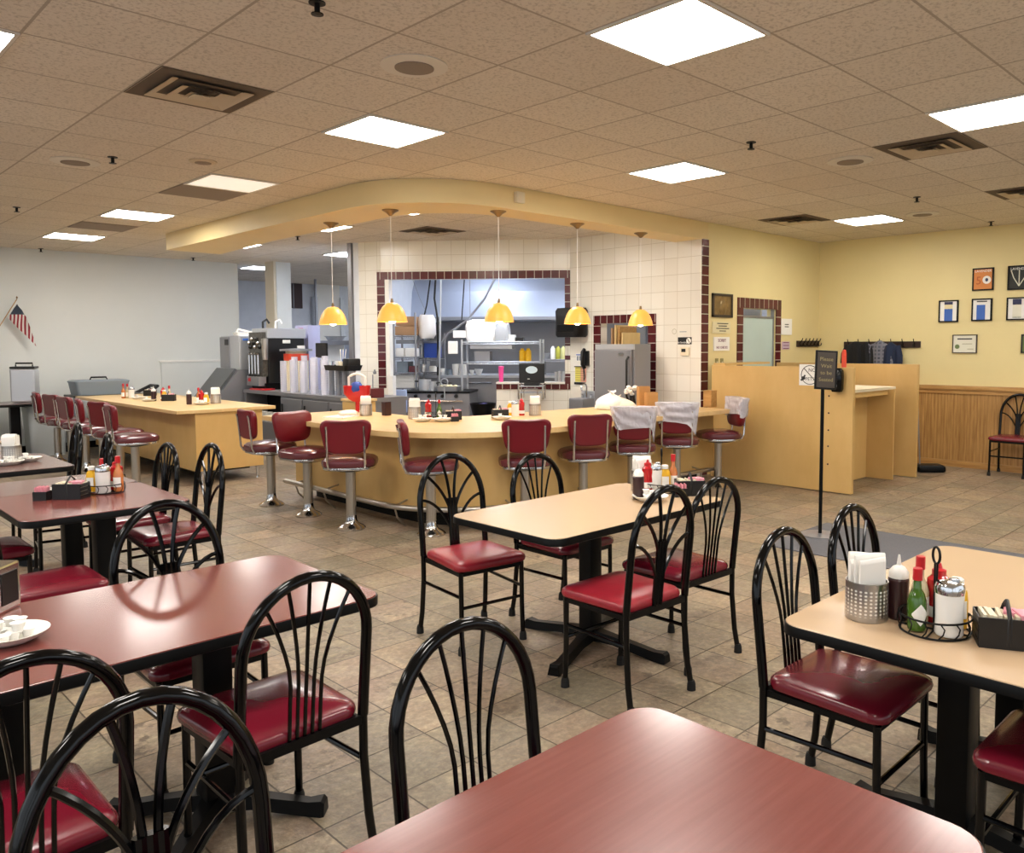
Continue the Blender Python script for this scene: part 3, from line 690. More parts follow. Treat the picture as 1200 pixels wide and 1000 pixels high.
# ================================================================ HOST STAND
t = thing('host_stand', 'maple host stand with high half walls and an open desk recess', 'host stand', (8.7, 4.6, 0))
q = lambda a, b: ([a[0]-8.7, a[1]-4.6, a[2]], [b[0]-8.7, b[1]-4.6, b[2]])
MB().span(*q((7.95, 3.72, .01), (8.0, 5.45, 1.32))).build('front_wall', M_maplep, t); MB().span(*q((9.5, 3.67, .01), (9.55, 5.5, 1.325))).build('back_wall', M_maplep, t)
MB().span(*q((8.0, 3.83, 1.045), (9.28, 4.5, 1.075))).build('desk_top', M_crm, t); MB().span(*q((8.0, 3.86, .985), (9.17, 3.885, 1.045))).build('desk_apron', M_maplep, t)
MB().span(*q((9.14, 3.79, .01), (9.17, 4.5, 1.045))).build('desk_side', M_maplep, t); MB().span(*q((8.0, 4.1, .01), (9.14, 4.13, 1.045))).build('desk_back', M_maplep, t)
for z in (1.02, .84, .66, .49, .3): MB().lathe([(.009, 0), (.009, .004)], n=10).move(Matrix.Translation((7.949-8.7, 3.98-4.6, z)) @ Matrix.Rotation(radians(-90), 4, 'Y')).build('screw_cap', M_brn, t)
MB().span(*q((8.0, 5.3, 1.32), (9.0, 5.46, 1.345))).build('ledge', M_maplep, t)
tag(MB().prism(rrect(2.9, .1, .01, 1), 0, .004).build('x', M_dark), 'x', 'x') if False else None
# rubber-backed entrance mat
a, b = V((5.5, 3.28, 0)), V((6.52, 3.28, 0))
tag(MB().span((-.53, -1.75, 0), (.53, 1.75, .008), bev=.003).build('floor_mat', M_mat, loc=(6.02, 1.53, 0)), 'dark grey entrance mat under the sign post', 'floor mat')
# sign post
t = thing('sign_stand', 'black pole stand with a tilted dark seating sign', 'sign', (6.08, 3.1, .008), radians(-52))
MB().lathe([(.0, 0), (.155, 0), (.155, .008), (.03, .016), (0, .016)], n=32).build('base', M_ssd, t); MB().tube([(0, 0, .012), (0, 0, 1.2)], .0145, 10).build('pole', M_blkm, t)
sg = MB().box((0, 0, 0), (.172, .022, .315), bev=.004).build('sign_board', M_blkm, t, loc=(.02, -.012, 1.345)); sg.rotation_euler = (radians(-8), radians(3), 0)
MB().box((0, -.0115, 0), (.142, .003, .285)).build('sign_panel', M_frame_b, sg)
for k, (s, z) in enumerate((('Please', .085), ('Wait', .03), ('to be', -.025), ('Seated', -.08))): letters(s, .042, Matrix.Translation((0, -.0135, z)) @ YM, M_gold, sg)
# dispenser, no-pets notice
t = thing('soap_dispenser', 'black hand sanitizer dispenser on the edge of the host stand', 'dispenser', (7.95, 3.87, 1.07), radians(-90))
MB().loft(rrect(.12, .10, .035), [(.8, 0), (1, .03), (1.05, .16), (.95, .22), (.6, .245)], c=(0, -.05, 0)).build('body', M_blk, t); MB().ball((-.0, -.095, .065), .03, (1, .3, 1.3)).build('button', M_ssd, t); MB().box((0, -.1, .2), (.05, .02, .02), bev=.005).build('lever', M_ssd, t)
t = thing('paper_notice', 'white no pets notice with a crossed circle on the host stand', 'notice', (7.948, 4.2, 1.235), radians(-90))
MB().box((0, 0, 0), (.25, .002, .225)).build('sheet', M_pap, t)
ri = [V((.1*cos(2*pi*k/32), -.002, .1*sin(2*pi*k/32))) for k in range(33)]
MB().tube(ri, .004, 5).tube([(-.07, -.002, .07), (.07, -.002, -.07)], .004, 5).build('crossed_circle', M_ink, t)
letters('NO', .055, Matrix.Translation((.025, -.0015, .05)) @ YM, M_ink, t); letters('PETS', .05, Matrix.Translation((.0, -.0015, -.045)) @ YM, M_ink, t)
MB().ball((-.075, -.003, -.035), .02, (1.2, .1, 1)).ball((-.06, -.003, -.01), .011, (1, .15, 1)).ball((-.095, -.003, -.055), .012, (1.2, .15, .8)).build('dog_picture', M_ink, t)
# ================================================================ TABLE-TOP THINGS
PROTO = {}
def place(key, maker, loc, rz, label, group=None):
    if key not in PROTO:
        t = maker(); PROTO[key] = t; t.location = loc; t.rotation_euler = (0, 0, rz); t['label'] = label
        if group: t['group'] = group
        return t
    return dup(PROTO[key], loc, rz, label, group)
def mk_napkin():
    t = thing('napkin_holder', 'x', 'napkin holder')
    MB().lathe([(0, 0), (.06, 0), (.062, .004), (.062, .118), (.058, .118), (.058, .01), (0, .01)], n=36).build('holder_cup', M_perf, t)
    mb = MB()
    for k in range(5):
        y = -.032+.016*k; h = .19+.012*sin(k*2.3); w_ = .108-.012*abs(k-2); R = []
        for z_, th in ((.02, .012), (h-.012, .013), (h-.003, .01), (h, .004)): R.append([V((x_, y+yy*th/2+.006*sin(x_*30+k)*(z_/h), z_+.004*sin(x_*25+k))) for x_, yy in [(-w_/2+w_*q_/6, -1) for q_ in range(7)]+[(w_/2-w_*q_/6, 1) for q_ in range(7)]])
        mb.rings(R)
    mb.build('napkins', M_pap, t)
    return t
def mk_squeeze(body, cap, name='squeeze_bottle', h=1.):
    def f():
        t = thing(name, 'x', 'bottle')
        MB().lathe([(0, 0), (.029, 0), (.031, .006), (.031, .12*h), (.027, .128*h), (0, .128*h)]).build('bottle_body', body, t)
        MB().lathe([(0, .126*h), (.029, .126*h), (.029, .142*h), (.018, .158*h), (.007, .164*h), (.003, .195*h), (0, .195*h)]).build('cap', cap, t)
        return t
    return f
def mk_pepper(glass, lab, capm, h=1.):
    def f():
        t = thing('hot_sauce_bottle', 'x', 'bottle')
        MB().lathe([(0, 0), (.024, 0), (.026, .008), (.026, .085*h), (.02, .105*h), (.0115, .12*h), (.0105, .15*h), (0, .15*h)]).build('bottle_body', glass, t)
        MB().lathe([(0, .145*h), (.0135, .145*h), (.0135, .178*h), (.012, .18*h), (0, .18*h)]).build('cap', capm, t)
        mb = MB(); R = []
        for i in range(13):
            a = radians(-145+110*i/12); w = .03*(1-abs(i-6)/6)+.002 if lab == 'diamond' else .028
            R.append((a, w))
        bm = mb.b; vs = [[bm.verts.new((.0267*cos(a), .0267*sin(a), .048*h+s*w)) for s in (-1, 1)] for a, w in R]
        for p, q_ in zip(vs, vs[1:]): bm.faces.new((p[0], q_[0], q_[1], p[1]))
        mb.build('paper_label', M_pap, t)
        return t
    return f
def mk_sugar():
    t = thing('sugar_pourer', 'x', 'sugar pourer')
    MB().lathe([(0, 0), (.036, 0), (.039, .006), (.037, .05), (.039, .12), (.036, .126), (0, .126)]).build('jar', M_sugar, t)
    MB().lathe([(0, .12), (.04, .12), (.041, .138), (.036, .15), (.015, .156), (0, .156)]).build('lid', M_chr, t); MB().box((.012, 0, .158), (.026, .018, .008), bev=.003).build('pour_flap', M_chr, t)
    return t
def mk_mustard():
    t = thing('mustard_bottle', 'x', 'bottle')
    MB().loft(rrect(.062, .045, .02), [(.93, 0), (1, .01), (1, .08), (.9, .105), (.55, .122), (.4, .126)]).build('bottle_body', M_yell, t)
    MB().lathe([(0, .124), (.019, .124), (.019, .142), (.014, .146), (0, .146)]).build('cap', M_wht, t)
    MB().loft(rrect(.04, .0476, .004), [(1, .03), (1, .082)]).build('paper_label', M_pap, t)
    return t
def mk_ketchup():
    t = thing('ketchup_bottle', 'x', 'bottle')
    MB().lathe([(0, 0), (.03, 0), (.033, .008), (.033, .05), (.03, .085), (.034, .11), (.033, .13), (.02, .142), (0, .142)]).build('bottle_body', M_ketch, t)
    MB().lathe([(0, .14), (.02, .14), (.02, .158), (.009, .163), (.005, .178), (0, .178)]).build('cap', M_red, t)
    MB().lathe([(.0334, .02), (.0338, .022), (.0338, .05), (.0334, .052)]).build('paper_label', M_pap, t)
    return t
def mk_caddy():
    t = thing('condiment_caddy', 'x', 'caddy')
    c = lambda r, z, n=28: [(r*cos(2*pi*k/n), r*sin(2*pi*k/n), z) for k in range(n+1)]
    MB().tube(c(.095, .004), .003, 6).tube(c(.098, .05), .003, 6).build('ring', M_blkm, t)
    mb = MB()
    for k in range(4): a = pi/4+pi/2*k; mb.tube([(0, 0, .004), (.095*cos(a), .095*sin(a), .004)], .0028, 6)
    for k in range(14):
        a = 2*pi*k/14; b = a+.16
        mb.tube([(.096*cos(a), .096*sin(a), .005), (.1*cos(a+.12), .1*sin(a+.12), .02), (.1*cos(b), .1*sin(b), .035), (.098*cos(a+.05), .098*sin(a+.05), .05)], .0022, 5)
    mb.build('wire_basket', M_blkm, t)
    MB().tube([(-.004, 0, .004), (-.006, 0, .2)], .003, 6).tube([(.004, 0, .004), (.006, 0, .2)], .003, 6).tube([(.018*cos(a), 0, .222+.024*sin(a)) for a in [2*pi*k/20 for k in range(21)]], .0038, 6).build('handle', M_blkm, t)
    return t
def mk_jam():
    t = thing('jam_caddy', 'x', 'jam caddy')
    W, D, H_ = .15, .095, .085; mb = MB()
    for s in (-1, 1):
        mb.box((0, s*D/2, H_/2), (W, .004, H_), bev=.001); 
        for k in range(4): mb.box((s*W/2, 0, .012+k*.021), (.004, D, .0175))
    mb.box((0, 0, .004), (W, D, .006)); mb.build('box', M_blkp, t)
    MB().tube([(0, -.049, .01), (0, -.05, .085), (0, -.03, .105), (0, 0, .125), (0, .03, .105), (0, .05, .085), (0, .049, .01)], .006, 6, flat=.5).build('handle', M_blkp, t)
    mb = MB(); rnd = random.Random(5)
    for k in range(10): mb.box((-.06+.0135*k+rnd.uniform(-.002, .002), 0, .05), (.009, .078, .075+rnd.uniform(-.004, .008)), rz=rnd.uniform(-.06, .06))
    mb.build('packets', M_crm, t, smooth=0); MB().box((.045, -.01, .088), (.045, .06, .018), rz=.2).box((.01, .012, .087), (.03, .05, .014), rz=-.2).build('pink_packets', M_pink, t, smooth=0)
    return t
def mk_pinkbox():
    t = thing('sweetener_box', 'x', 'sweetener holder')
    mb = MB()
    for s in (-1, 1): mb.box((0, s*.03, .024), (.07, .003, .048)).box((s*.034, 0, .024), (.003, .06, .048))
    mb.box((0, 0, .003), (.068, .06, .005)).build('box', M_blkp, t)
    mb = MB()
    for k in range(9): mb.box((-.026+.0065*k, 0, .042+.004*sin(k*2)), (.004, .05, .058), rz=.1*sin(k*1.9))
    mb.build('packets', M_pink, t, smooth=0); return t
def mk_plate():
    t = thing('creamer_plate', 'x', 'plate')
    MB().lathe([(0, .002), (.05, 0), (.075, .012), (.095, .028), (.098, .03), (.093, .03), (.07, .016), (0, .008)], n=28).build('plate', M_wht, t); return t
def mk_cream():
    t = thing('creamer_cup', 'x', 'creamer')
    MB().lathe([(0, 0), (.012, 0), (.016, .024), (.0165, .026), (0, .0265)], n=12).build('cup', M_wht, t); MB().lathe([(0, .0262), (.0195, .0262), (.0195, .0275), (0, .028)], n=12).build('lid', M_pap, t); return t
def plate(loc, where, n=9, seed=0, s=.055):
    place('plate', mk_plate, loc, 0, 'white plate of creamers '+where, 'creamer plates'); rnd = random.Random(seed)
    for k in range(n):
        a = k*2.4; r = s*sqrt((k+.3)/n); lay = .009 if k < n*.65 else .032
        if lay > .02: r *= .5
        place('cream', mk_cream, V(loc)+V((r*cos(a), r*sin(a), lay)), rnd.uniform(0, 6), 'white creamer cup on the plate '+where, 'creamer cups on the plate '+where)
tz = .725
T = lambda x, y, z=tz: at(x, y, z)
def napk(x, y, w, z=tz, rz=-.7): place('napk', mk_napkin, T(x, y, z), rz, 'perforated steel napkin holder with white napkins '+w, 'steel napkin holders')
mk = {'brown': mk_squeeze(M_brn, M_wht), 'green': mk_pepper(M_grn, 'diamond', M_red), 'hot': mk_pepper(M_hot, 'band', M_red, 1.12), 'pale': mk_pepper(M_pale, 'band', M_red, 1.1), 'sugar': mk_sugar, 'mustard': mk_mustard, 'ketchup': mk_ketchup, 'caddy': mk_caddy, 'jam': mk_jam, 'pink': mk_pinkbox}
LBL = {'brown': ('brown syrup squeeze bottle with white tip', 'brown syrup bottles'), 'green': ('small green pepper sauce bottle with red cap', 'green sauce bottles'), 'hot': ('orange hot sauce bottle with red cap', 'hot sauce bottles'),
       'pale': ('pale sauce bottle with red cap', 'pale sauce bottles'), 'sugar': ('white sugar pourer with chrome lid', 'sugar pourers'), 'mustard': ('yellow mustard bottle with white cap', 'mustard bottles'), 'ketchup': ('glossy red ketchup bottle', 'ketchup bottles'),
       'caddy': ('black wire condiment caddy with ring handle', 'wire condiment caddies'), 'jam': ('black jam packet box with handle', 'jam packet boxes'), 'pink': ('small black box of pink sweetener packets', 'sweetener boxes')}
def put(key, loc, w, rz=-.7): return place(key, mk[key], loc, rz, LBL[key][0]+' '+w, LBL[key][1])
# right-hand tan table
w = 'on the right-hand tan table'
napk(1015, 724, w)
put('brown', T(1052, 724), w)
ca = T(1095, 739); put('caddy', ca, w, .9)
up = V((0, 0, .007))
for k, dx, dy in (('green', -.055, -.005), ('pale', -.02, .058), ('sugar', .018, -.05), ('mustard', .068, .012), ('ketchup', .035, .055)):
    # offsets: to the right in view, and away from the camera
    put(k, ca+up+V((.7009*dx+.7115*dy, -.7133*dx+.6994*dy, 0)), w, -.78)
put('jam', T(1178, 755), w, -1.1)
# left condiment table
w = 'on the left condiment table'
put('pink', T(50, 586), w); put('jam', T(84, 584), w, -.75)
ca = T(124, 577); put('caddy', ca, w, .8)
for k, dx, dy in (('mustard', -.07, -.01), ('sugar', .012, -.045), ('hot', .075, .0), ('green', -.05, .06), ('ketchup', .035, .055)):
    put(k, ca+up+V((.7009*dx+.7115*dy, -.7133*dx+.6994*dy, 0)), w, -.78)
for k, (x, y) in enumerate(((62, 579), (65, 583), (64, 577))): place('cream', mk_cream, T(x, y), k, 'small white creamer cup beside the pink packets on the left condiment table', 'loose creamer cups by the pink packets')
# far left table
w = 'on the far left dark table'
napk(14, 541, w); plate(T(10, 545), 'in front at far left', 7, 2); plate(T(32, 541), 'behind at far left', 8, 3)
put('sugar', T(-3, 540), w)
# long red table at left
t = thing('napkin_dispenser', 'chrome box napkin dispenser cut by the left edge on the long red table', 'napkin holder', T(-14, 716), .8)
MB().box((0, 0, .075), (.11, .14, .15), bev=.008).build('case', M_chr, t); MB().box((0, -.071, .075), (.075, .004, .1)).build('face_plate', M_blkp, t)
plate(T(12, 752), 'on the long red table', 12, 4, .07)
# middle tan table
w = 'on the middle tan table'
ca = T(768, 583); plate(T(762, 587), 'on the middle tan table', 8, 6)
napk(752, 575, w); put('brown', T(748, 585), w)
ca = T(775, 576); put('caddy', ca, w, .8)
for k, dx, dy in (('ketchup', -.08, -.02), ('sugar', -.035, -.01), ('mustard', .02, -.005), ('hot', .07, .03)):
    put(k, ca+up+V((.7009*dx+.7115*dy, -.7133*dx+.6994*dy, 0)), w, -.78)
put('pink', T(797, 582), w); put('jam', T(808, 580), w, -.7)
# counters
CZ = .85
B = lambda x, y: at(x, y, CZ)
for c, w, it in (((150, 467), 'at the far group on the left counter', (('hot', -.06, 0), ('pale', -.02, .03), ('sugar', .05, 0))), ((192, 470), 'at the middle group on the left counter', (('brown', -.13, 0), ('ketchup', -.03, .05), ('mustard', .02, -.02), ('pale', .06, .03))),
                 ((238, 474), 'at the near group on the left counter', (('brown', -.17, 0), ('ketchup', -.04, .05), ('mustard', .04, 0), ('hot', -.08, .06)))):
    o = B(*c)
    for k, dx, dy in it: put(k, o+V((.7009*dx+.7115*dy, -.7133*dx+.6994*dy, 0)), w, -.78)
for x, y, w in ((163, 468, 'at the far group on the left counter'), (174, 470.5, 'between groups on the left counter'), (236, 474.5, 'at the near group on the left counter')): plate(B(x, y), w, 5, 7)
put('jam', B(198, 470), 'at the middle group on the left counter', -.6); put('jam', B(176, 464), 'behind the plates on the left counter', -.6)
napk(253, 473, 'at the near group on the left counter', CZ)
napk(429, 487, 'beside the brown carton on the bar', CZ); napk(486, 491, 'left of the ketchup and greens on the bar', CZ); napk(627, 487, 'on the bar below the register screen', CZ)
tag(MB().box((0, 0, .07), (.07, .07, .14), bev=.004).build('brown_carton', M_brn, loc=B(453, 487)), 'small dark brown carton on the bar at left of the door opening', 'carton')
place('ketchup', mk['ketchup'], B(502, 489), .3, 'red ketchup bottle on the bar in front of the pans', 'ketchup bottles'); put('green', B(515, 490), 'on the bar in front of the pans'); put('caddy', B(511, 490), 'on the bar in front of the pans', .8)
plate(B(495, 494), 'on the bar, left one in front of the pans', 7, 8); plate(B(519, 494), 'on the bar, right one in front of the pans', 7, 9); put('jam', B(531, 492), 'on the bar in front of the pans', -.5); put('pink', B(533, 494), 'on the bar beside the creamers', -.5)
put('jam', B(586, 490), 'on the bar under the half wall', -.5); plate(B(588, 492), 'on the bar under the half wall', 5, 10); put('mustard', B(598, 487), 'on the bar under the half wall'); put('ketchup', B(611, 487), 'on the bar under the register stand'); put('sugar', B(604, 488), 'on the bar under the half wall')
tag(MB().box((0, 0, .006), (.3, .22, .012), rz=.3).build('menu_pad', M_pap, loc=B(400, 489), rz=.2), 'pale menu pad lying flat on the left end of the bar', 'pad')
t = thing('folded_cloth', 'crumpled cream cloth lying on the bar beside the red rack', 'cloth', B(408, 488)); MB().ball((0, 0, .03), .09, (1.2, .8, .36), 14).jit(.006, 3).build('cloth', M_bagc, t)
# red promotional display rack with white hoop and blue cloth
t = thing('red_display_rack', 'red plastic display rack with white wire hoop and blue cloth on the bar', 'rack', B(419, 484), radians(-45))
MB().tube([(0, 0, 0), (0, 0, .13)], .022, 8).build('stem', M_red, t); MB().lathe([(.05, 0), (.05, .012), (0, .012)][::1]).build('foot', M_chr, t)
R = [[V((x*k, y*k, z)) for x, y in rrect(.27, .12, .05)] for k, z in ((.35, .12), (.7, .15), (1, .2), (1.05, .29), (.98, .29), (.9, .2), (.6, .17))]
MB().rings(R).build('basket', M_red, t); MB().tube([(-.085, 0, .25), (-.085, 0, .38)]+[(-.085+.17*k/8, 0, .38+.035*sin(pi*k/8)) for k in range(1, 8)]+[(.085, 0, .38), (.085, 0, .25)], .013, 8).build('hoop', M_wht, t)
MB().ball((0, -.03, .27), .065, (1, .7, 1)).jit(.004, 2).build('cloth', M_blue, t)
# bags, paper sacks and flowers on the right half of the bar
def bar_at(px, Y): return V((on_y(px, 470, Y).x, Y, CZ))
def sack(px, Y, w, h, mat, label, seed):
    t = thing('grocery_bag', label, 'plastic bag', bar_at(px, Y)); rnd = random.Random(seed); R = []
    for k, z in ((.7, 0), (.95, .04), (1.03, .2), (.98, .38), (.85, .52), (.62, .66), (.36, .76), (.17, .83), (.1, .88), (.2, .95), (.3, 1.0)):
        R.append([V((w/2*k*cos(a)*(1+.14*sin(3*a+seed+3*z)+.06*sin(9*a+6*z)+rnd.uniform(-.03, .03))+.22*w*z*sin(seed*2), w/2.6*k*sin(a)*(1+.1*sin(4*a)+.07*sin(11*a+4*z)+rnd.uniform(-.03, .03)), z*h*(1+.08*sin(2*a+seed)))) for a in [2*pi*i/32 for i in range(32)]])
    MB().rings(R).build('bag', mat, t, rz=-.8, smooth=70); return t
sack(711, 5.95, .3, .2, M_bagw, 'white knotted plastic bag on the bar in front of the steel cabinet', 1); sack(729, 5.85, .3, .15, M_bagc, 'pinkish plastic bag on the bar beside the white knotted one', 2)
t = thing('flower_vase', 'dark vase of white flowers on the bar beside the paper sacks', 'vase', bar_at(741, 5.98)); MB().lathe([(0, 0), (.035, 0), (.045, .05), (.03, .1), (.035, .13), (0, .13)]).build('vase', M_blkp, t)
rnd = random.Random(3)
for k in range(9): MB().ball((rnd.uniform(-.06, .06), rnd.uniform(-.06, .06), .17+rnd.uniform(-.03, .07)), .028, (1, 1, .7), 10).jit(.005, k).build('blossom', M_pap, t)
for x, Y, h, l in ((754, 5.82, .24, 'taller brown paper sack standing on the bar'), (763, 5.7, .18, 'shorter brown paper sack standing at the wall end of the bar')):
    t = thing('paper_sack', l, 'paper bag', bar_at(x, Y), -.5); R = [[V((a*k, b*k2, z)) for a, b in ((-.065, -.045), (.065, -.045), (.065, .045), (-.065, .045))] for k, k2, z in ((1, 1, 0), (1, 1, h*.8), (1, .8, h), (.96, .76, h), (.96, .9, h*.5))]
    MB().rings(R).build('sack', M_kraft, t, smooth=0)
for x, Y, l in ((778, 5.62, 'round dark tray near the wall end of the bar'), (790, 5.4, 'pale plate near the wall end of the bar')):
    tag(MB().lathe([(0, 0), (.09, 0), (.13, .014), (.125, .016), (0, .006)], n=28).build('serving_plate', M_blkp if 'dark' in l else M_wht, loc=bar_at(x, Y)), l, 'plate')
t = thing('wooden_box', 'brown wooden box on the wall end of the bar beside the tile edge', 'box', bar_at(832, 5.3)); MB().box((0, 0, .09), (.11, .11, .18), bev=.004).build('box', M_oak, t); MB().box((0, 0, .185), (.115, .115, .012)).build('lid', M_oak, t)
# far wall: steel towel dispenser, grey tub, bin
p = at(27, 473, .78)
t = thing('towel_dispenser', 'stainless towel dispenser with black top on the small dark table', 'dispenser', (2.74, 13.35, .78), radians(-25))
MB().box((0, 0, .24), (.3, .26, .46), bev=.02).build('case', M_ss, t); MB().box((0, 0, .49), (.3, .24, .03), bev=.01).build('top', M_blkp, t); MB().tube([(-.1, 0, .5), (-.1, 0, .55), (.1, 0, .55), (.1, 0, .5)], .012, 8).build('handle', M_blkp, t)
t = thing('waste_bin', 'light grey bin standing under the stools by the white wall', 'bin', (3.0, 13.55, 0)); MB().loft(rrect(.5, .42, .05), [(.85, 0), (.97, .62), (1, .66), (1, .7), (.94, .7), (.9, .66)]).build('bin_body', M_bin, t)
t = thing('utility_cart', 'dark low bussing cart behind the far stools', 'cart', (3.75, 13.4, 0))
MB().box((0, 0, .84), (.95, .5, .03), bev=.008).build('top_shelf', M_blkp, t); MB().box((0, 0, .35), (.95, .5, .03), bev=.008).build('lower_shelf', M_blkp, t)
for sx in (-1, 1):
    for sy in (-1, 1): MB().tube([(sx*.45, sy*.22, .1), (sx*.45, sy*.22, .84)], .018, 8).build('upright', M_tub, t); MB().lathe([(0, -.02), (.05, -.02), (.05, .02), (0, .02)]).move(Matrix.Translation((sx*.45, sy*.22, .05)) @ Matrix.Rotation(radians(90), 4, 'X')).build('wheel', M_rub, t)
MB().tube([(.475, -.2, .83), (.62, -.2, .9), (.7, -.15, .95), (.7, .15, .95), (.62, .2, .9), (.475, .2, .83)], .025, 8).build('push_handle', M_blkp, t)
t = thing('bus_tub', 'grey lidded bus tub on the dark cart against the white wall', 'tub', (3.68, 13.4, .855)); MB().loft(rrect(.72, .42, .05), [(.92, 0), (1, .17), (1.03, .19), (1.03, .2), (.97, .21), (.9, .215)]).build('tub_body', M_tub, t)
MB().tube([(-.12, 0, .2), (-.1, 0, .25), (.1, 0, .25), (.12, 0, .2)], .012, 8).build('handle', M_blkm, t)
# flag
p = on_y(20, 353, YB-.25); b = on_y(-4, 388, YB-.02)
t = thing('wall_flag', 'small striped flag on a pole angled from the white wall', 'flag', p)
MB().tube([(0, 0, .03), b-p], .006, 6).build('pole', M_oak, t); MB().lathe([(0, -.0), (.014, .02), (0, .045)], c=(0, 0, .03), n=10).build('finial', M_bronze, t)
mb = MB(); bm = mb.b; d = (b-p)*.62; G = []
for i in range(13):
    row = []
    for j in range(9):
        u, v_ = i/12, j/8; q_ = d*u*.75*(1-v_*.45)+V((.33*v_*.55*u+.1*v_, 0, -.5*v_*(.35+.65*u)-.04)); q_.y += .02*sin(v_*9+u*5); row.append(bm.verts.new(q_))
    G.append(row)
for i in range(12):
    for j in range(8): bm.faces.new((G[i][j], G[i+1][j], G[i+1][j+1], G[i][j+1]))
fl = mb.build('cloth', M_flag, t)
# ================================================================ THINGS ON THE YELLOW WALLS
XR = radians(-90)
def frame(px0, py0, px1, py1, wall, label, mat, fm=M_blkm, name='framed_poster', cat='picture', bw=.016):
    f = (lambda x, y: on_x(x, y, XW)) if wall == 'X' else (lambda x, y: on_y(x, y, YW))
    a, b = f(px0, py0), f(px1, py1); c = (a+b)/2; w = abs(a.y-b.y) if wall == 'X' else abs(a.x-b.x); h = abs(a.z-b.z)
    t = thing(name, label, cat, c, XR if wall == 'X' else 0)
    MB().box((0, -.007, 0), (w-.01, .014, h-.01)).build('print', mat, t)
    if fm:
        mb = MB()
        for s in (-1, 1): mb.box((s*(w/2-bw/2), -.012, 0), (bw, .024, h)).box((0, -.012, s*(h/2-bw/2)), (w, .024, bw))
        mb.build('frame', fm, t)
    return t, w, h
def art(t, name, mat, x, z, w, h, d=.0155): return MB().box((x, -d, z), (w, .003, h)).build(name, mat, t)
def wr(t, txt, size, x, z, mat, d=.0165): return letters(txt, size, Matrix.Translation((x, -d, z)) @ YM, mat, t)
t, w, h = frame(1140.5, 315, 1164.5, 340, 'X', 'framed orange poster with a big 50, upper row on the yellow wall', M_or)
wr(t, 'LAVENDER', w*.16, 0, h*.36, M_pap); wr(t, '5', h*.5, -w*.2, -.02, P('deep_orange_ink', 'b85a1c', .5)); MB().lathe([(0, 0), (w*.2, 0), (w*.2, .003), (0, .003)], n=24).move(Matrix.Translation((w*.18, -.015, -.01)) @ Matrix.Rotation(radians(90), 4, 'X')).build('white_disc', M_pap, t); MB().ball((w*.18, -.018, -.01), w*.09, (.8, .1, 1)).build('dark_motif', M_nv, t)
t, w, h = frame(1182, 312, 1208, 339, 'X', 'framed black poster with pale leaf drawing, cut by the right edge', M_bk)
wr(t, 'LAVENDER', w*.16, 0, h*.36, M_pap)
mb = MB()
for s in (-1, 0, 1): mb.tube([(s*.09, -.016, .09), (s*.06, -.016, 0), (0, -.016, -.1)], .006, 5)
mb.build('leaf_drawing', M_pt, t)
t, w, h = frame(1101, 352.5, 1123, 377.5, 'X', 'framed print with tan and blue page, leftmost of the middle row', M_pap); art(t, 'blue_page', M_bl, 0, -h*.17, w*.42, h*.55); art(t, 'tan_page', M_ptan, 0, h*.2, w*.42, h*.2); art(t, 'dark_band', M_nv, 0, h*.36, w*.42, h*.12)
t, w, h = frame(1139.5, 350.5, 1162.5, 376, 'X', 'framed print with a single blue page under the orange poster', M_pap); art(t, 'blue_page', M_bl, -.01, -h*.12, w*.42, h*.68); art(t, 'text_line', M_ink, 0, h*.37, w*.5, .012)
t, w, h = frame(1180.5, 349, 1204, 375, 'X', 'framed print with navy-headed white page, cut by the right edge', M_pap); art(t, 'pale_page', M_pt, 0, -h*.1, w*.42, h*.6); art(t, 'navy_head', M_nv, 0, h*.3, w*.42, h*.25); art(t, 'green_foot', M_grnk, 0, -h*.38, w*.42, h*.04)
t, w, h = frame(1117, 392.5, 1145, 414, 'X', 'framed pale certificate with a green seal, lowest on the yellow wall', M_pt, M_frame_b, bw=.01); art(t, 'heading_line', M_ink, 0, h*.27, w*.6, .014); art(t, 'text_line', M_gold, .03, .0, w*.4, .006); art(t, 'signature_line', M_gold, .07, -h*.28, w*.25, .006); MB().lathe([(0, 0), (.028, 0), (.028, .003), (0, .003)], n=20).move(Matrix.Translation((-w*.3, -.015, -h*.15)) @ Matrix.Rotation(radians(90), 4, 'X')).build('seal', M_grnk, t)
frame(1197.5, 392, 1215, 414, 'X', 'dark green frame just showing at the right edge of the picture', M_grnk, M_bk)
def hooks(c, rz, label, w, n):
    t = thing('coat_rack', label, 'coat rack', c, rz); MB().box((0, -.011, 0), (w, .022, .085), bev=.004).build('board', P('dark_walnut_board', '2b1710', .4), t)
    for k in range(n):
        x = -w/2+w*(k+.5)/n; MB().tube([(x, -.024, -.01), (x, -.05, -.03), (x, -.075, -.02), (x, -.08, .01)], .006, 6).tube([(x, -.024, .0), (x, -.06, .05), (x, -.07, .075)], .006, 6).build('hook', M_blkm, t)
    return t
a = on_y(946, 403, YW); hooks(a, 0, 'empty dark wooden coat rack on the yellow wall right of the frosted window', .62, 6)
a = on_x(1033, 404, XW); hooks(a, XR, 'dark coat rack in the corner hung with jackets', 1.05, 7)
